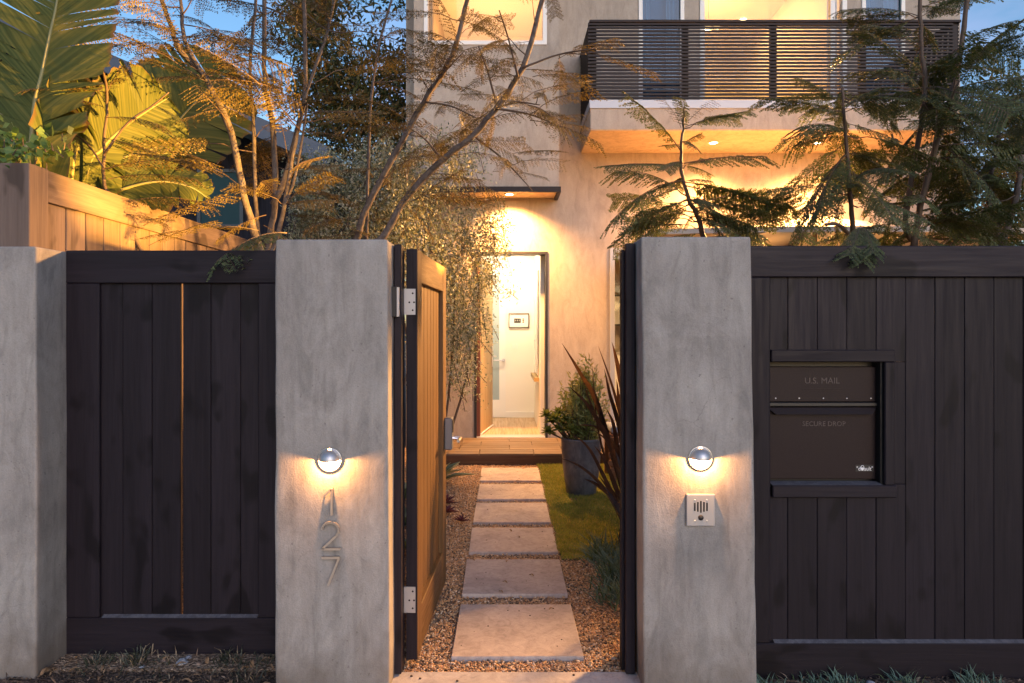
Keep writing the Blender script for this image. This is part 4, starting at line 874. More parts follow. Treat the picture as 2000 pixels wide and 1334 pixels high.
# --- green feathery trees behind mailbox fence
rr = random.Random(9)
t1 = thing('feathery_tree', 'young green feathery sapling rising behind the intercom pillar', 'tree', at(1375, 1060, 4.2), 'feathery trees of the front garden')
base = Vector((X_(1375, 4.2), 4.2, -.03)); Z5 = lambda q: (1180 + q[0] / 4.168, 180 + q[1] / 4.168)
q1 = stem(t1, [base] + pxs([Z5(q) for q in ((800, 1150), (760, 1010), (690, 880), (640, 690), (625, 500), (640, 300), (650, 120))], 4.2, 4.1), .021, .006, m=M_TWIG)
for (a, c, v_) in (((615, 470), (190, 30), 1), ((640, 290), (1200, 150), 0), ((610, 600), (0, 600), 0), ((650, 580), (1345, 530), 0), ((640, 720), (40, 1050), 2), ((640, 730), (1350, 935), 1), ((660, 760), (1420, 1015), 0), ((690, 870), (60, 1245), 1), ((700, 900), (380, 1160), 0), ((760, 980), (1260, 1130), 2), ((630, 430), (490, 440), 0), ((640, 420), (800, 345), 1), ((640, 300), (640, 50), 1), ((625, 290), (470, 30), 0), ((690, 230), (910, 60), 1), ((640, 600), (880, 670), 2), ((620, 560), (500, 640), 0), ((680, 850), (960, 950), 1), ((690, 860), (560, 960), 2), ((720, 920), (900, 1060), 0), ((740, 980), (640, 1120), 1), ((700, 870), (1050, 1060), 0), ((640, 400), (760, 460), 1), ((760, 1020), (1180, 1220), 1), ((740, 990), (1000, 1200), 2), ((700, 880), (850, 920), 2)):
    sp = (FS[v_] if a[1] < 300 and c[1] < 100 else FG[v_ + 3 * rr.randint(0, 1)])
    put_frond(t1, sp, at(*Z5(a), 4.15), at(*Z5(c), rr.uniform(3.85, 4.4)), None, rr.choice((-1, 1)) * rr.uniform(.1, .55), 1.12)
clothe(t1, q1, FG, 9, (.30, .50), rr, .33, (-.3, .15), (-.6, .6), 1.1, .45, .62); clothe(t1, q1, FG, 9, (.30, .50), rr, .33, (-.3, .15), (2.5, 3.8), 1.1, .45, .62); clothe(t1, q1, FG, 6, (.18, .3), rr, .5, (-.2, .3), None, 1.0, .3, .9)
t2 = thing('feathery_tree', 'green feathery tree with drooping fronds in front of the umbrella', 'tree', at(1655, 1060, 4.0), 'feathery trees of the front garden')
base = Vector((X_(1665, 4.0), 4.0, -.03)); q_ = stem(t2, [base] + pxs([(1668, 478), (1662, 400), (1655, 300), (1648, 220), (1645, 170)], 4.0), .022, .007, m=M_TWIG)
for (a, c) in (((1650, 250), (1530, 300)), ((1650, 280), (1500, 420)), ((1652, 300), (1560, 470)), ((1655, 320), (1630, 470)), ((1655, 330), (1740, 430)), ((1650, 240), (1760, 280)), ((1648, 220), (1480, 195)), ((1648, 210), (1560, 150)), ((1650, 260), (1560, 250)), ((1655, 300), (1600, 420)), ((1648, 215), (1720, 170)), ((1652, 290), (1770, 360)), ((1650, 230), (1590, 210)), ((1650, 250), (1700, 330))):
    put_frond(t2, rr.choice(FG), at(*a, 4.0), at(*c, rr.uniform(3.6, 4.3)), None, rr.uniform(-.9, .9), 1.05)
clothe(t2, q_, FG, 22, (.30, .52), rr, .48, (-.35, .4), None, 1.0, .5)
s_ = stem(t2, pxs([(1668, 470), (1640, 440), (1612, 438)], 4.0, 3.5) , .012, .008, 'branch', M_TWIG)
for c in ((1660, 500), (1690, 512), (1710, 495)): put_frond(t2, FG[1], at(1680, 440, 3.2), at(*c, 2.93), (0, -.5, 1), 0, .9)
t3 = thing('feathery_tree', 'tall dense green feathery tree at the outer end of the mailbox fence', 'tree', at(1800, 1060, 4.3), 'feathery trees of the front garden')
base = Vector((X_(1790, 4.3), 4.3, -.03))
qa = stem(t3, [base] + pxs([(1785, 478), (1800, 400), (1835, 260), (1868, 150), (1890, 0), (1900, -60)], 4.3, 4.1), .026, .012, m=M_TWIG)
qb = stem(t3, pxs([(1780, 470), (1770, 420), (1805, 200), (1800, 90), (1797, 0), (1795, -60)], 4.4), .020, .009, m=M_TWIG)
for q_, n_ in ((qa, 29), (qb, 31)): clothe(t3, q_, FG, n_, (.36, .62), rr, .22, (-.35, .45), None, 1.0, .5, .82)
for (a, c) in (((1870, 140), (1990, 45)), ((1868, 120), (1998, 70)), ((1860, 180), (2000, 170)), ((1875, 100), (1995, 120)), ((1800, 90), (1690, 45)), ((1800, 60), (1660, 70)), ((1805, 150), (1690, 60)), ((1840, 240), (1990, 300)), ((1830, 280), (1960, 400)), ((1800, 180), (1730, 130)), ((1885, 30), (1800, 10)), ((1850, 200), (1990, 230)), ((1838, 260), (1920, 420)), ((1820, 300), (1880, 450))):
    put_frond(t3, rr.choice(FG), at(*a, 4.25), at(*c, rr.uniform(3.8, 4.5)), None, rr.uniform(-.9, .9))
t4 = thing('feathery_tree', 'green feathery tree with forked pale trunk beside the umbrella edge', 'tree', at(1950, 1060, 4.8), 'feathery trees of the front garden')
base = Vector((X_(1950, 4.9), 4.9, -.03))
qc = stem(t4, [base] + pxs([(1958, 478), (1985, 380), (2000, 280), (2030, 150)], 4.9), .038, .014); qd = stem(t4, pxs([(1952, 470), (1930, 380), (1945, 300), (1960, 200)], 4.8), .02, .01, 'branch')
for q_, n_ in ((qc, 24), (qd, 26)): clothe(t4, q_, FG, n_, (.40, .7), rr, .25, (-.35, .4), None, 1.0, .5)

# --- banana plant
def banana_leaf(par, mid, width, nrm, seed, lobes=16, sag=.10, tip=.35, r0=.016):
    r = random.Random(seed); s_ = spline(mid, 10); N = len(s_); nrm = Vector(nrm).normalized()
    me_v, me_f, uv = [], [], []
    for sd_ in (-1, 1):
        cuts = [0]; 
        while cuts[-1] < N - 1: cuts.append(min(N - 1, cuts[-1] + r.choice((2, 3, 3, 4, 6))))
        for ci in range(len(cuts) - 1):
            i0, i1 = cuts[ci], cuts[ci+1]; off = r.uniform(-.11, .11); sg = sag * r.uniform(.6, 1.6); slide = r.uniform(-.012, .012)
            rows = []
            for i in range(i0, i1 + 1):
                t = i / (N - 1); prof = (math.sin(math.pi * min(1, .10 + t * .62)) ** .55) * (1 - max(0, (t - .72) / .28) ** 2.2) if t < 1 else 0
                tn = (s_[min(i+1, N-1)] - s_[max(i-1, 0)]).normalized(); sv = tn.cross(nrm).normalized(); n2 = sv.cross(tn).normalized()
                if n2.dot(nrm) < 0: n2 = -n2
                wd = width * max(.03, prof) * (1 + .04 * r.uniform(-1, 1)); frac = (i - i0) / max(1, i1 - i0); shr = (.5 - frac) * .05 * width
                row = []
                for j in range(6):
                    q = j / 5; d_ = (sv * sd_ + tn * .30).normalized()
                    p = s_[i] + d_ * wd * q * (1 - .0 * q) + n2 * ((.10 * q - sg * q * q + off * q * q) * width + .004 * (i % 2) * q) + tn * shr * q * q
                    row.append(len(me_v)); me_v.append(tuple(p)); uv.append((t * 1.0 - .12 * q, q * .498 + .5 * (sd_ > 0)))
                rows.append(row)
            for a in range(len(rows) - 1):
                for j in range(5): me_f.append((rows[a][j], rows[a+1][j], rows[a+1][j+1], rows[a][j+1]))
    me = bpy.data.meshes.new('leaf'); me.from_pydata(me_v, [], me_f); me.materials.append(M_BANANA); ul = me.uv_layers.new(name='UVMap')
    for lp in me.loops: ul.data[lp.index].uv = uv[lp.vertex_index]
    me.polygons.foreach_set('use_smooth', [True] * len(me.polygons)); me.update(); o = link('leaf', me, par)
    b = MB(); b.tube(s_, [r0 * (1 - .8 * k / (N - 1)) for k in range(N)], 7); b.build('midrib', M_MIDRIB, o, smooth=True); return o
bn = thing('banana_plant', 'big leaved banana plant leaning over the tan side fence', 'banana plant', Vector((-3.0, 4.6, 0)))
bb = Vector((-3.0, 4.5, 1.3)); C_ = Vector((0, -1, .05)); CR = Vector((1, -.3, .12))
stem(bn, [Vector((-3.0, 4.6, -.03)), Vector((-3.0, 4.55, .8)), bb + Vector((0, 0, .2))], .11, .07, 'trunk', P('banana_trunk', (.13, .12, .05), .6), 10)
banana_leaf(bn, [bb] + pxs([(55, 330), (62, 277), (69, 199), (81, 150), (99, 64), (112, 0), (122, -110), (128, -200)], 4.0), .43, Vector((-.12, -1, .05)), 1, sag=.03, r0=.02)
banana_leaf(bn, [bb + Vector((.1, 0, 0))] + pxs([(140, 345), (165, 270), (190, 205), (206, 170)], 4.2, 4.4), .36, CR, 2, sag=.05)
banana_leaf(bn, [bb + Vector((.1, .05, 0))] + pxs([(165, 360), (200, 290), (240, 250), (290, 215), (330, 190)], 4.3, 4.5), .34, CR, 3, sag=.05)
banana_leaf(bn, [bb + Vector((.15, .2, 0))] + pxs([(240, 390), (290, 310), (345, 240), (400, 180), (450, 125)], 5.3, 5.6),   .46, Vector((.6, -.8, .1)), 4, sag=.07)
banana_leaf(bn, [bb + Vector((.15, .1, 0))] + pxs([(190, 400), (240, 370), (310, 355), (370, 365), (410, 390)], 4.4, 4.6), .24, Vector((.9, -.3, .5)), 5, sag=.12)
banana_leaf(bn, [bb + Vector((.1, .1, 0))] + pxs([(150, 350), (210, 320), (270, 300), (330, 300)], 4.35, 4.6), .30, Vector((.9, -.4, .3)), 6, sag=.08)
banana_leaf(bn, [bb + Vector((-.1, .1, 0))] + pxs([(80, 330), (20, 250), (-40, 150), (-80, 60)], 4.3), .36, C_, 7, sag=.05)
banana_leaf(bn, [bb + Vector((.1, .3, 0))] + pxs([(230, 330), (290, 230), (330, 170), (345, 120)], 5.8), .30, Vector((.5, -.8, .1)), 8, sag=.07)

# --- shrubs: shoots with small leaves
def shrub(name, label, cat, shoots, leaves, ll, lw, mats, wts, par_extra=None, cluster=.035, group=None, base=None, stems=()):
    o = thing(name, label, cat, base); pos = []; dr = []
    for (p0, p1, n, spread) in shoots:
        p0, p1 = np.array(p0), np.array(p1); t = nrg.random(n) ** .8
        mid = (p0 + p1) / 2 + nrg.normal(size=3) * .05; tt = t[:, None]
        c = (1 - tt) ** 2 * p0 + 2 * tt * (1 - tt) * mid + tt ** 2 * p1
        pos.append(c + nrg.normal(size=(n, 3)) * spread); dr.append((p1 - p0)[None] / np.linalg.norm(p1 - p0) * .5 + nrg.normal(size=(n, 3)) * .7)
    pos = np.concatenate(pos); dr = np.concatenate(dr); N = len(pos)
    V, Fq = kites(pos, dr, ll * nrg.uniform(.6, 1.25, N), lw * nrg.uniform(.7, 1.2, N), None, .06)
    fo_ = link('foliage', npmesh('foliage', V, Fq, nrg.choice(len(mats), N, p=wts), mats), o); fo_['kind'] = 'stuff'
    b = MB()
    for s_ in stems: b.tube(spline(s_, 4), [.016 - .010 * k / (len(s_) * 4) for k in range((len(s_) - 1) * 4 + 1)], 5)
    for (p0, p1, n, sp) in shoots[::2]: b.tube([p0, (np.array(p0) + np.array(p1)) / 2, p1], [.005, .003, .0015], 3, cap=False)
    tw = b.build('branches', M_TWIG, o); return o
def shoots_in(region, n, nl, ylo, yhi, L, spread, rootpx, lean=.3):
    out = []
    for _ in range(n):
        x0, y0, x1, y1 = region[rt.randrange(len(region))]; px_, py_ = rt.uniform(x0, x1), rt.uniform(y0, y1); Y = rt.uniform(ylo, yhi)
        tip = at(px_, py_, Y); dirn = Vector((rt.gauss(0, lean), rt.gauss(0, lean), 1)).normalized() * L * rt.uniform(.7, 1.3)
        out.append((tuple(tip - dirn), tuple(tip), nl, spread))
    return out
sh1 = shoots_in([(590, 270, 790, 420), (575, 290, 700, 470), (650, 250, 860, 400), (700, 300, 880, 480), (570, 350, 640, 480), (690, 380, 900, 560), (740, 250, 930, 330), (720, 330, 830, 500)], 600, 48, 6.3, 7.4, .42, .040, None)
b1 = Vector((-1.45, 6.9, -.03))
shrub('pittosporum_shrub', 'tall grey green small leaved shrub behind the number pillar', 'shrub', sh1, 0, .040, .017, M_PITT, [.45, .25, .30], base=b1, stems=[[b1 + Vector((dx * .2, 0, 0)), b1 + Vector((dx, .1, 1.2)), b1 + Vector((dx * 1.6, 0, 2.4))] for dx in (-.45, -.15, .2, .5)])
sh2 = shoots_in([(800, 400, 960, 520), (830, 440, 975, 560), (860, 520, 950, 640), (865, 600, 925, 740), (800, 480, 900, 700), (880, 390, 985, 470)], 400, 46, 7.1, 7.9, .34, .036, None, .45)
b2 = Vector((-.72, 7.55, -.03))
shrub('pittosporum_shrub', 'small leaved shrub hanging beside the lit front door', 'shrub', sh2, 0, .036, .016, M_PITT, [.35, .30, .35], base=b2, stems=[[b2, b2 + Vector((dx, .1, 1.0)), b2 + Vector((dx * 1.5, 0, 2.1))] for dx in (-.3, -.1, .12, .3)])
sh3 = shoots_in([(560, -80, 800, 120), (590, 60, 800, 230), (620, 200, 800, 330), (600, 120, 700, 260), (700, 100, 800, 300), (580, -60, 640, 60), (690, 300, 800, 480), (720, 380, 800, 520)], 560, 36, 9.6, 11.2, .55, .10, None, .6)
b3 = Vector((-2.3, 10.4, -.03))
shrub('background_tree', 'dense dark leafy tree standing against the house corner', 'tree', sh3, 0, .115, .036, M_BACKTREE, [.34, .33, .33], base=b3, stems=[[b3, b3 + Vector((dx, 0, 3)), b3 + Vector((dx * 2, 0, 5.5))] for dx in (-.3, 0, .3)])
sh4 = shoots_in([(1890, 200, 2060, 460), (1930, 120, 2100, 300), (1870, 300, 2000, 470)], 150, 40, 8.0, 10.5, .55, .12, None, .6)
b4 = Vector((6.9, 9.4, -.03))
shrub('background_tree', 'dark leafy tree beyond the house corner, behind the feathery trees', 'tree', sh4, 0, .10, .035, M_BACKTREE, [.5, .15, .35], base=b4, stems=[[b4, b4 + Vector((dx, 0, 2)), b4 + Vector((dx * 2, 0, 4))] for dx in (-.3, .2)])
# vine on the fence post top
vl = []
for _ in range(46):
    p = at(rt.uniform(5, 130), rt.uniform(258, 318), rt.uniform(3.30, 3.6)); vl.append((tuple(p - Vector((rt.gauss(0, .02), 0, .04))), tuple(p), 3, .012))
shrub('climbing_vine', 'bright green leafy vine spilling over the side fence post', 'vine', vl, 0, .052, .042, [M_VINE], [1.0], base=Vector((-2.38, 3.4, 2.3)))

# ------------------------------------------------------------------ blades: tufts, flax, agave
def blade(mb, pts, w, fold=.25, m=0, side=None, edge=None):
    s_ = spline(pts, 6) if len(pts) < 9 else [Vector(p) for p in pts]; N = len(s_); pr = None
    for i, p in enumerate(s_):
        t = i / (N - 1); tn = (s_[min(i+1, N-1)] - s_[max(i-1, 0)]).normalized()
        sv = (Vector(side) if side else tn.cross(Vector((0, 0, 1)))); sv = (sv - tn * sv.dot(tn)); sv = sv.normalized() if sv.length > 1e-4 else Vector((1, 0, 0)); nv = sv.cross(tn)
        ww = w * (math.sin(math.pi * min(1, (.28 + .72 * t) if t < .5 else .64 + .36 * (t - .5) / .5)) ** .8 if t < 1 else 0.02) * .5
        row = [p - sv * ww + nv * ww * fold * 2, p, p + sv * ww + nv * ww * fold * 2]
        if pr:
            mb.face([pr[0], pr[1], row[1], row[0]], m); mb.face([pr[1], pr[2], row[2], row[1]], m)
        pr = row
def tuft(c, n, h, spread, w, mats, label, cat, name, wts, group=None, droop=.35, rs=1):
    r = random.Random(rs); c = Vector(c); o = thing(name, label, cat, c, group); b = MB()
    for _ in range(n):
        a = r.uniform(0, 2 * math.pi); l = h * r.uniform(.55, 1.2); e = r.uniform(.25, 1.3); d_ = Vector((math.cos(a) * math.cos(e), math.sin(a) * math.cos(e), math.sin(e)))
        p0 = c + Vector((r.gauss(0, spread), r.gauss(0, spread), -.01)); p1 = p0 + d_ * l * .6; p2 = p0 + d_ * l + Vector((math.cos(a), math.sin(a), 0)) * l * .18 - Vector((0, 0, droop * l * math.cos(e)))
        b.face([p0 + Vector((-w, 0, 0)), p0 + Vector((w, 0, 0)), p1 + Vector((w * .8, w * .4, 0)), p1 - Vector((w * .8, w * .4, 0))], 0 if r.random() < wts else 1)
        b.face([p1 - Vector((w * .8, w * .4, 0)), p1 + Vector((w * .8, w * .4, 0)), p2], b.m[-1])
    f_ = b.build('foliage', mats, o); f_['kind'] = 'stuff'; return o
TL = [(190, 1300, 'dark grass tuft in the corner between plain pillar and fence'), (272, 1296, 'dense dark grass tuft second along the fence from the plain pillar'), (325, 1300, 'wiry grass tuft below the lit gap fence, third from the plain pillar'), (452, 1296, 'rounded dark grass tuft under the fence near the number pillar'), (515, 1296, 'small grass tuft touching the number pillar'), (480, 1328, 'straggly grass tuft out in the mulch before the number pillar'), (322, 1330, 'tiny green tuft in the lit mulch before the fence')]
for k, (px_, py_, lb) in enumerate(TL):
    Y = F * 1.535 / (py_ - 641); h_ = (.15, .17, .12, .16, .12, .12, .07)[k]
    tuft((X_(px_, Y), Y, -.034), (95, 120, 50, 115, 60, 45, 25)[k], h_ * .62, .030, .0026, M_TUFT, lb, 'grass tuft', 'grass_tuft', .75 if k != 2 else .35, 'dark grass tufts below the street fence', .6, rs=k)
BL = [(1505, 1346, .12), (1590, 1338, .09), (1632, 1336, .13), (1665, 1340, .09), (1762, 1336, .13), (1898, 1336, .14), (1940, 1340, .09)]
BLL = ['green tuft beside the foot of the intercom pillar', 'small blue green tuft next to the intercom pillar tuft', 'upright blue green tuft below the mailbox', 'low blue green tuft just past the one below the mailbox', 'single blue green tuft midway under the mailbox fence', 'full blue green tuft near the outer end of the mailbox fence', 'low tuft leaning on the outermost full tuft']
for k, (px_, py_, h_) in enumerate(BL):
    Y = min(2.96, F * 1.535 / (py_ - 641)); tuft((X_(px_, Y), Y, -.034), 75, h_ * .66, .028, .0030, M_TEAL, BLL[k], 'grass tuft', 'fescue_tuft', .85, 'blue green tufts below the mailbox fence', .2, 50 + k)
# blue-green clumps right of path
CL = [((.655, 3.80, -.02), .17, 190, 'blue green succulent grass clump just inside the gate post'), ((.70, 4.12, -.02), .24, 220, 'taller blue green grass clump in front of the bronze flax'), ((.66, 4.50, -.02), .20, 160, 'soft green grass clump between the flax and the lawn')]
for k, (c, h_, n, lb) in enumerate(CL): tuft(c, n, h_, .06, .004, M_TEAL, lb, 'grass clump', 'grass_clump', .8, 'blue green clumps beside the path', .15, 70 + k)
# flax
fx = thing('flax_plant', 'bronze leaved flax with long pointed leaves inside the gate', 'flax', Vector((.86, 4.75, 0))); fb = Vector((.88, 4.75, 0))
FL = [([(1225, 1010), (1165, 800), (1130, 730), (1097, 670)], 4.5, .050), ([(1225, 1000), (1190, 880), (1150, 800), (1112, 755)], 4.45, .055), ([(1228, 1000), (1215, 850), (1195, 760), (1168, 675)], 4.7, .035), ([(1228, 980), (1215, 800), (1203, 720), (1195, 668)], 4.6, .06), ([(1222, 1040), (1180, 960), (1135, 915), (1090, 893)], 4.3, .032), ([(1225, 1020), (1190, 930), (1165, 830), (1155, 700)], 4.8, .025), ([(1230, 1000), (1212, 900), (1170, 840), (1120, 830)], 4.9, .04), ([(1228, 960), (1222, 850), (1215, 760), (1212, 690)], 4.9, .05), ([(1226, 1050), (1200, 985), (1165, 950), (1140, 935)], 4.35, .04), ([(1230, 1000), (1205, 900), (1195, 830), (1185, 800)], 5.0, .05), ([(1232, 1010), (1215, 950), (1200, 880), (1160, 840)], 4.6, .055), ([(1240, 1000), (1260, 850), (1290, 750), (1330, 690)], 4.9, .05), ([(1240, 1000), (1250, 820), (1262, 700), (1280, 640)], 5.0, .05)]
FL += [([(1228, 1010), (1200, 900), (1160, 810), (1138, 745)], 4.75, .04), ([(1230, 1030), (1190, 960), (1150, 880), (1120, 850)], 4.55, .04), ([(1226, 990), (1208, 850), (1188, 770), (1180, 720)], 4.85, .045), ([(1228, 1040), (1205, 970), (1178, 900), (1160, 870)], 4.5, .045), ([(1230, 1000), (1218, 880), (1206, 790), (1204, 740)], 4.65, .05), ([(1232, 1060), (1212, 1010), (1188, 960), (1170, 930)], 4.45, .04)]
for (q, Y, w) in FL:
    b = MB(); p = pxs(q, Y); blade(b, [fb + Vector((rt.uniform(-.05, .05), rt.uniform(-.05, .05), -.02)), p[0]] + p[1:], w * 2.0, .35); b.build('leaf', M_PHORM, fx, smooth=False)
# agave
ag = thing('agave', 'pale edged agave rosette behind the open gate leaf', 'agave', Vector((-.62, 6.5, 0))); ac = Vector((-.66, 6.55, .0))
for k in range(16):
    a = k * 2.4; e = .25 + .055 * k; l = .40 - .010 * k; d_ = Vector((math.cos(a) * math.cos(e), math.sin(a) * math.cos(e), math.sin(e)))
    pts = [ac + d_ * .02, ac + d_ * l * .5 + Vector((0, 0, .03)), ac + d_ * l]
    b = MB(); blade(b, pts, .115, .18); lf = b.build('leaf', M_AGAVE, ag)
    b = MB(); blade(b, [p - Vector((0, 0, .004)) for p in pts], .135, .18); b.build('margin', M_AGEDGE, lf)
def rosette(c, n, l, w, m, label, cat, name, par=None, e0=.1, de=.06):
    o = par or thing(name, label, cat, c); c = Vector(c)
    for k in range(n):
        a = k * 2.399; e = e0 + de * k; d_ = Vector((math.cos(a) * math.cos(e), math.sin(a) * math.cos(e), math.sin(e))); ll = l * (1 - .02 * k)
        b = MB(); blade(b, [c + d_ * .005, c + d_ * ll * .55, c + d_ * ll], w, .3); b.build('leaf', m, o)
    return o
rosette((-.50, 5.75, .02), 14, .13, .035, M_PURPLE, 'large dark purple succulent beside the open gate leaf', 'succulent', 'purple_succulent')
rosette((-.46, 5.55, .0), 12, .10, .03, M_PURPLE, 'dark purple succulent crowding against the larger one', 'succulent', 'purple_succulent')
rosette((-.335, 5.30, .0), 13, .085, .020, M_PURPLE, 'small spiky purple succulent alone in the gravel', 'succulent', 'purple_succulent')
rosette((-.62, 4.6, .0), 14, .22, .05, M_AGAVE, 'green succulent glimpsed through the gap behind the gate leaf', 'succulent', 'green_succulent')
for k, (xx, yy) in enumerate(((-.75, 5.2), (-.9, 6.0))):
    rosette((xx, yy, .0), 14, .26, .06, M_AGAVE, ('grey green succulent hidden behind the gate leaf, nearer the gate', 'grey green succulent next to the agave')[k], 'succulent', 'green_succulent')
# pot with plants
pt_ = Vector((.705, 6.26, -.02))
po = thing('plant_pot', 'tall tapered dark grey glazed pot on the lawn', 'pot', pt_)
b = MB(); b.lathe([(0, 0), (.128, 0), (.135, .012), (.165, .22), (.181, .40), (.183, .49), (.188, .505), (.188, .52), (.176, .522), (.170, .50), (.165, .47)], pt_, 36); b.build('body', M_POT, po, smooth=True)
b = MB(); b.lathe([(.168, .475), (0.001, .475)], pt_, 24); b.build('soil', M_DIRT, po)
lsh = []
for _ in range(150):
    a = rt.uniform(0, 6.28); r_ = rt.uniform(0, .115); tip = pt_ + Vector((.03 + r_ * 1.9 * math.cos(a), r_ * 1.9 * math.sin(a), .50 + rt.uniform(.25, .72) * (1.12 - r_ * 2.2))); b0 = pt_ + Vector((.02 + r_ * .8 * math.cos(a), r_ * .8 * math.sin(a), .47))
    lsh.append((tuple(b0), tuple(tip), 34, .008))
shrub('potted_conebush', 'upright yellow green conebush growing in the grey pot', 'shrub', lsh, 0, .058, .014, [M_LEUC, M_AEON], [.8, .2], base=pt_ + Vector((0, 0, .47)))
ae = thing('aeonium', 'clustered green aeonium rosettes overhanging the pot rim towards the door', 'aeonium', pt_ + Vector((-.13, 0, .5)))
for k, (dx, dy, dz) in enumerate(((-.20, -.05, .60), (-.27, .02, .66), (-.14, .0, .68), (-.20, .06, .73), (-.30, -.02, .57), (-.10, -.1, .60), (-.24, -.10, .70), (-.16, .10, .62), (-.31, .06, .71))):
    c = pt_ + Vector((dx, dy, dz)); b = MB()
    for q in range(26):
        a = q * 2.399; e = -.3 + .055 * q; d_ = Vector((math.cos(a) * math.cos(e), math.sin(a) * math.cos(e) - .2, math.sin(e))); blade(b, [c, c + d_ * .04, c + d_ * .085], .036, .25)
    b.build('rosette', M_AEON, ae); b = MB(); b.tube([pt_ + Vector((dx * .4, dy * .5, .48)), c], .008, 5); b.build('stem', M_TWIG, ae)
# bench slats behind the flax
bh = thing('slatted_bench', 'low brown slatted wooden bench behind the flax', 'bench', Vector((1.45, 6.9, 0)))
for k in range(5): 
    b = MB(); b.box(1.02, 2.1, 6.72 + k * .085, 6.79 + k * .085, .43, .455); b.build('seat_slat', M_BENCH, bh, bevel=.003)
for k in range(5): 
    b = MB(); b.box(1.02, 2.1, 6.66, 6.68, .08 + k * .075, .135 + k * .075); b.build('front_slat', M_BENCH, bh, bevel=.003)
for xx in (1.04, 2.02):
    for yy in (6.682, 7.06): b = MB(); b.box(xx, xx + .06, yy, yy + .05, -.02, .43); b.build('leg', M_BENCH, bh)
cu_ = thing('bench_cushion', 'blue grey cushion lying on the slatted bench', 'cushion', Vector((1.3, 6.9, .455)))
b = MB(); b.box(1.05, 1.5, 6.74, 7.1, .457, .53); b.build('cover', P('cushion_cloth', (.25, .29, .36), .9), cu_, bevel=.03, seg=3, smooth=True)

# ------------------------------------------------------------------ lawn, gravel, mulch
lw = MB(); lw.box(.375, 1.25, 4.47, 7.57, -.03, -.012); tag(lw.build('lawn', M_TURF), 'strip of green lawn between path and pot', kind='structure')
N = 60000; pos = np.stack([nrg.uniform(.372, 1.15, N), nrg.uniform(4.46, 7.56, N) , np.full(N, -.013)], 1)
pos[:, 0] += .012 * np.sin(pos[:, 1] * 9); d_ = np.stack([nrg.normal(0, .45, N), nrg.normal(0, .45, N), np.ones(N)], 1)
V, Fq = kites(pos, d_, nrg.uniform(.012, .036, N), nrg.uniform(.0022, .0042, N)); tag(link('grass', npmesh('grass', V, Fq, (nrg.random(N) < .35).astype(int), M_LAWN)), 'short yellow green grass of the lawn strip', kind='stuff')
OCT = np.array([(1,0,0),(-1,0,0),(0,1,0),(0,-1,0),(0,0,1),(0,0,-1)], float); OF = np.array([(0,2,4),(2,1,4),(1,3,4),(3,0,4),(2,0,5),(1,2,5),(3,1,5),(0,3,5)])
def pebbles(N, sampler, rad, flat, zc):
    c = sampler(N); N = len(c); r_ = rad * nrg.uniform(.55, 1.35, (N, 1, 1)); sh = OCT[None] * nrg.uniform(.65, 1.25, (N, 6, 1)) * np.array([1, .8, flat])
    th = nrg.uniform(0, 6.283, N); ca, sa = np.cos(th)[:, None], np.sin(th)[:, None]
    x = sh[:, :, 0] * ca - sh[:, :, 1] * sa; y = sh[:, :, 0] * sa + sh[:, :, 1] * ca; tl = nrg.normal(0, .35, (N, 1)); z = sh[:, :, 2] + x * tl
    V = np.stack([x, y, z], 2) * r_ + np.concatenate([c, np.full((N, 1), zc) + nrg.uniform(-.004, .008, (N, 1))], 1)[:, None]
    Fq = (OF[None] + (np.arange(N) * 6)[:, None, None]).reshape(-1, 3); return V.reshape(-1, 3), Fq, N
STN = [(3.115, 3.712), (3.853, 4.435), (4.577, 5.14), (5.277, 5.875), (5.99, 6.575), (6.725, 7.35)]
def gsample(N):
    y = 3.0 + (7.57 - 3.0) * nrg.random(N) ** 1.35; x = nrg.uniform(-1.0, .98, N)
    keep = np.ones(N, bool)
    for a, c in STN: keep &= ~((x > -.247) & (x < .366) & (y > a - .002) & (y < c + .002))
    keep &= ~((x > .38 + .012 * np.sin(y * 9)) & (y > 4.5)); keep &= ~((x < -.42) & (nrg.random(N) < .45))
    return np.stack([x, y], 1)[keep]
V, Fq, N = pebbles(62000, gsample, .0078, .62, -.020)
mi = np.repeat(nrg.choice(5, N, p=[.32, .26, .18, .14, .10]), 8)
tag(link('gravel', npmesh('gravel', V, Fq, mi, M_PEB, True)), 'loose tan and brown gravel around the stepping stones', kind='stuff')
def stones(lst):
    for (px_, py_, s_, m, lb) in lst:
        Y = F * 1.53 / (py_ - 641); c = Vector((X_(px_, Y), Y, -.03 + s_ * .35)); bm = bmesh.new(); bmesh.ops.create_icosphere(bm, subdivisions=2, radius=s_)
        from mathutils import noise as mn
        for v in bm.verts: v.co = v.co * (1 + .35 * mn.noise(v.co / s_ * 1.3 + Vector((px_, 0, 0)))); v.co.z *= .62
        me = bpy.data.meshes.new('stone'); bm.to_mesh(me); bm.free(); me.materials.append(m); o = link('stone', me, None, Matrix.Translation(c)); tag(o, lb, 'stone', 'stones in the mulch')
MS = [stucco('stone_grey', (.22, .23, .27), (.33, .34, .38), (.42, .43, .47), 12, .8, .4), stucco('stone_tan', (.22, .15, .11), (.30, .21, .16), (.36, .27, .21), 12, .8, .4)]
stones([(355, 1298, .026, MS[0], 'blue grey stone in the mulch midway along the fence foot'), (368, 1288, .017, MS[0], 'small grey stone touching the blue grey stone'), (388, 1300, .015, MS[1], 'small upright tan stone beside the blue grey stone'), (320, 1294, .015, MS[1], 'tan pebble in the mulch below the lit gap'), (278, 1306, .014, MS[0], 'dark grey pebble by the dense grass tuft'), (1700, 1338, .018, MS[0], 'grey stone at the foot of the mailbox fence'), (810, 1312, .012, MS[0], 'small dark pebble at the hinge post foot')])
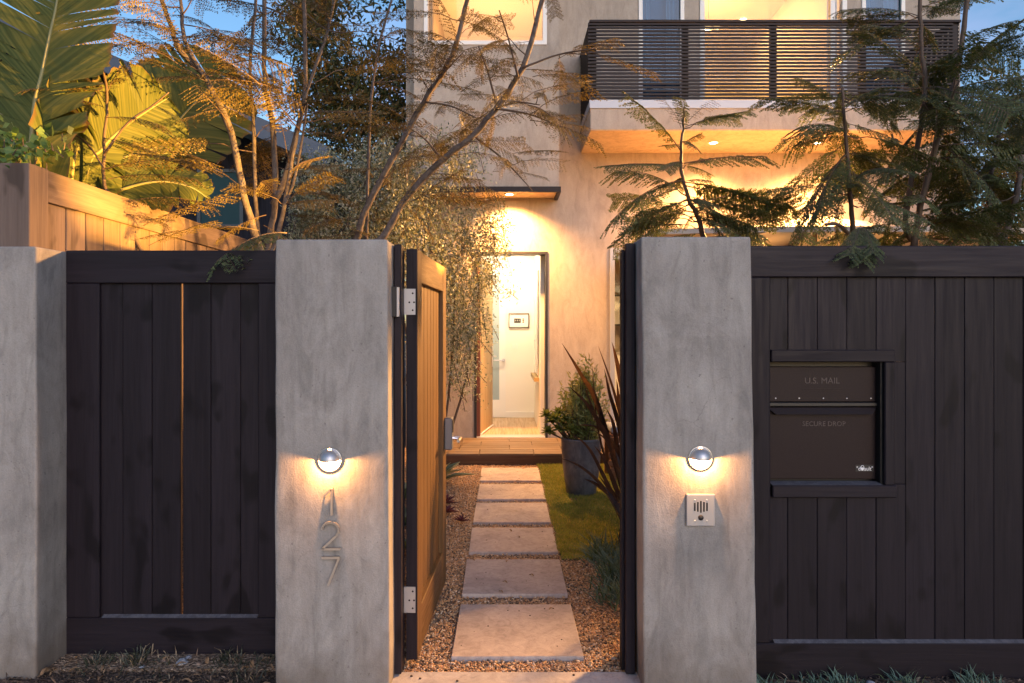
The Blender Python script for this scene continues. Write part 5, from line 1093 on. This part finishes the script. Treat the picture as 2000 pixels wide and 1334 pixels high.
def chips(N, xr, yr, zc):
    pos = np.stack([nrg.uniform(*xr, N), nrg.uniform(*yr, N), np.full(N, zc) + nrg.uniform(0, .012, N)], 1)
    d_ = np.stack([nrg.normal(size=N), nrg.normal(size=N), nrg.normal(0, .22, N)], 1); return pos, d_
pa, da = chips(9000, (-2.7, -.93), (2.55, 3.21), -.036); pb_, db = chips(5500, (.98, 3.7), (2.55, 3.0), -.036); pos = np.concatenate([pa, pb_]); d_ = np.concatenate([da, db]); N = len(pos)
nr = np.stack([nrg.normal(0, .4, N), nrg.normal(0, .4, N), np.ones(N)], 1)
V, Fq = kites(pos, d_, nrg.gamma(2.2, .008, N) + .006, nrg.uniform(.003, .010, N), nr, .12)
tag(link('bark_mulch', npmesh('bark_mulch', V, Fq, nrg.choice(4, N, p=[.35, .33, .17, .15]), M_CHIP)), 'brown bark chips and dry leaf litter along the fence foot', kind='stuff')
b = MB()
for _ in range(26):
    x = rt.uniform(-.42, .9); y = 3.0 + 4.4 * rt.random() ** 1.4; a = rt.uniform(0, 6.28); dl = Vector((math.cos(a), math.sin(a), rt.uniform(-.05, .2))); p0 = Vector((x, y, .003)); blade(b, [p0, p0 + dl * .018 + Vector((0, 0, .006)), p0 + dl * .038], .014, .3)
tag(b.build('fallen_leaves', M_CHIP[3]), 'small curled dead leaves scattered over the path and gravel', kind='stuff')
# dry twigs and leaves
b = MB()
for _ in range(70):
    right = rt.random() < .25; x = rt.uniform(1.1, 2.4) if right else rt.uniform(-2.1, -1.0); y = rt.uniform(2.75, 2.96) if right else rt.uniform(2.85, 3.16); a = rt.uniform(0, 6.28); l = rt.uniform(.02, .10)
    p0 = Vector((x, y, -.024)); p1 = p0 + Vector((math.cos(a) * l, math.sin(a) * l * .6, rt.uniform(0, .03))); b.tube([p0, (p0 + p1) / 2 + Vector((0, 0, .006)), p1], .0012, 3, 0)
for _ in range(22):
    x = rt.uniform(-2.1, -1.0); y = rt.uniform(2.85, 3.15); a = rt.uniform(0, 6.28); dl = Vector((math.cos(a), math.sin(a), rt.uniform(-.2, .4))); p0 = Vector((x, y, -.018)); blade(b, [p0, p0 + dl * .02 + Vector((0, 0, .008)), p0 + dl * .045], .016, .3, 1)
tag(b.build('leaf_litter', [M_TWIG, M_CHIP[3]]), 'dry twigs and curled dead leaves in the mulch', kind='stuff')
b = MB()
for _ in range(46):
    k = rt.randrange(6); a, c = STN[k]; x, y = rt.uniform(-.23, .35), rt.uniform(a + .02, c - .02); s_ = rt.uniform(.002, .0045); b.lathe([(s_, 0), (s_ * .8, s_ * .6), (0.0003, s_ * .8)], (x, y, .0005), 6)
for (x, y) in ((-.40, 2.94), (-.36, 2.92), (.3, 2.95), (-.2, 2.90)): b.lathe([(.006, 0), (.005, .004), (.0003, .005)], (x, y, .0005), 6)
tag(b.build('crumbs', M_CHIP[0]), 'dark crumbs of soil scattered on the stepping stones', kind='stuff')
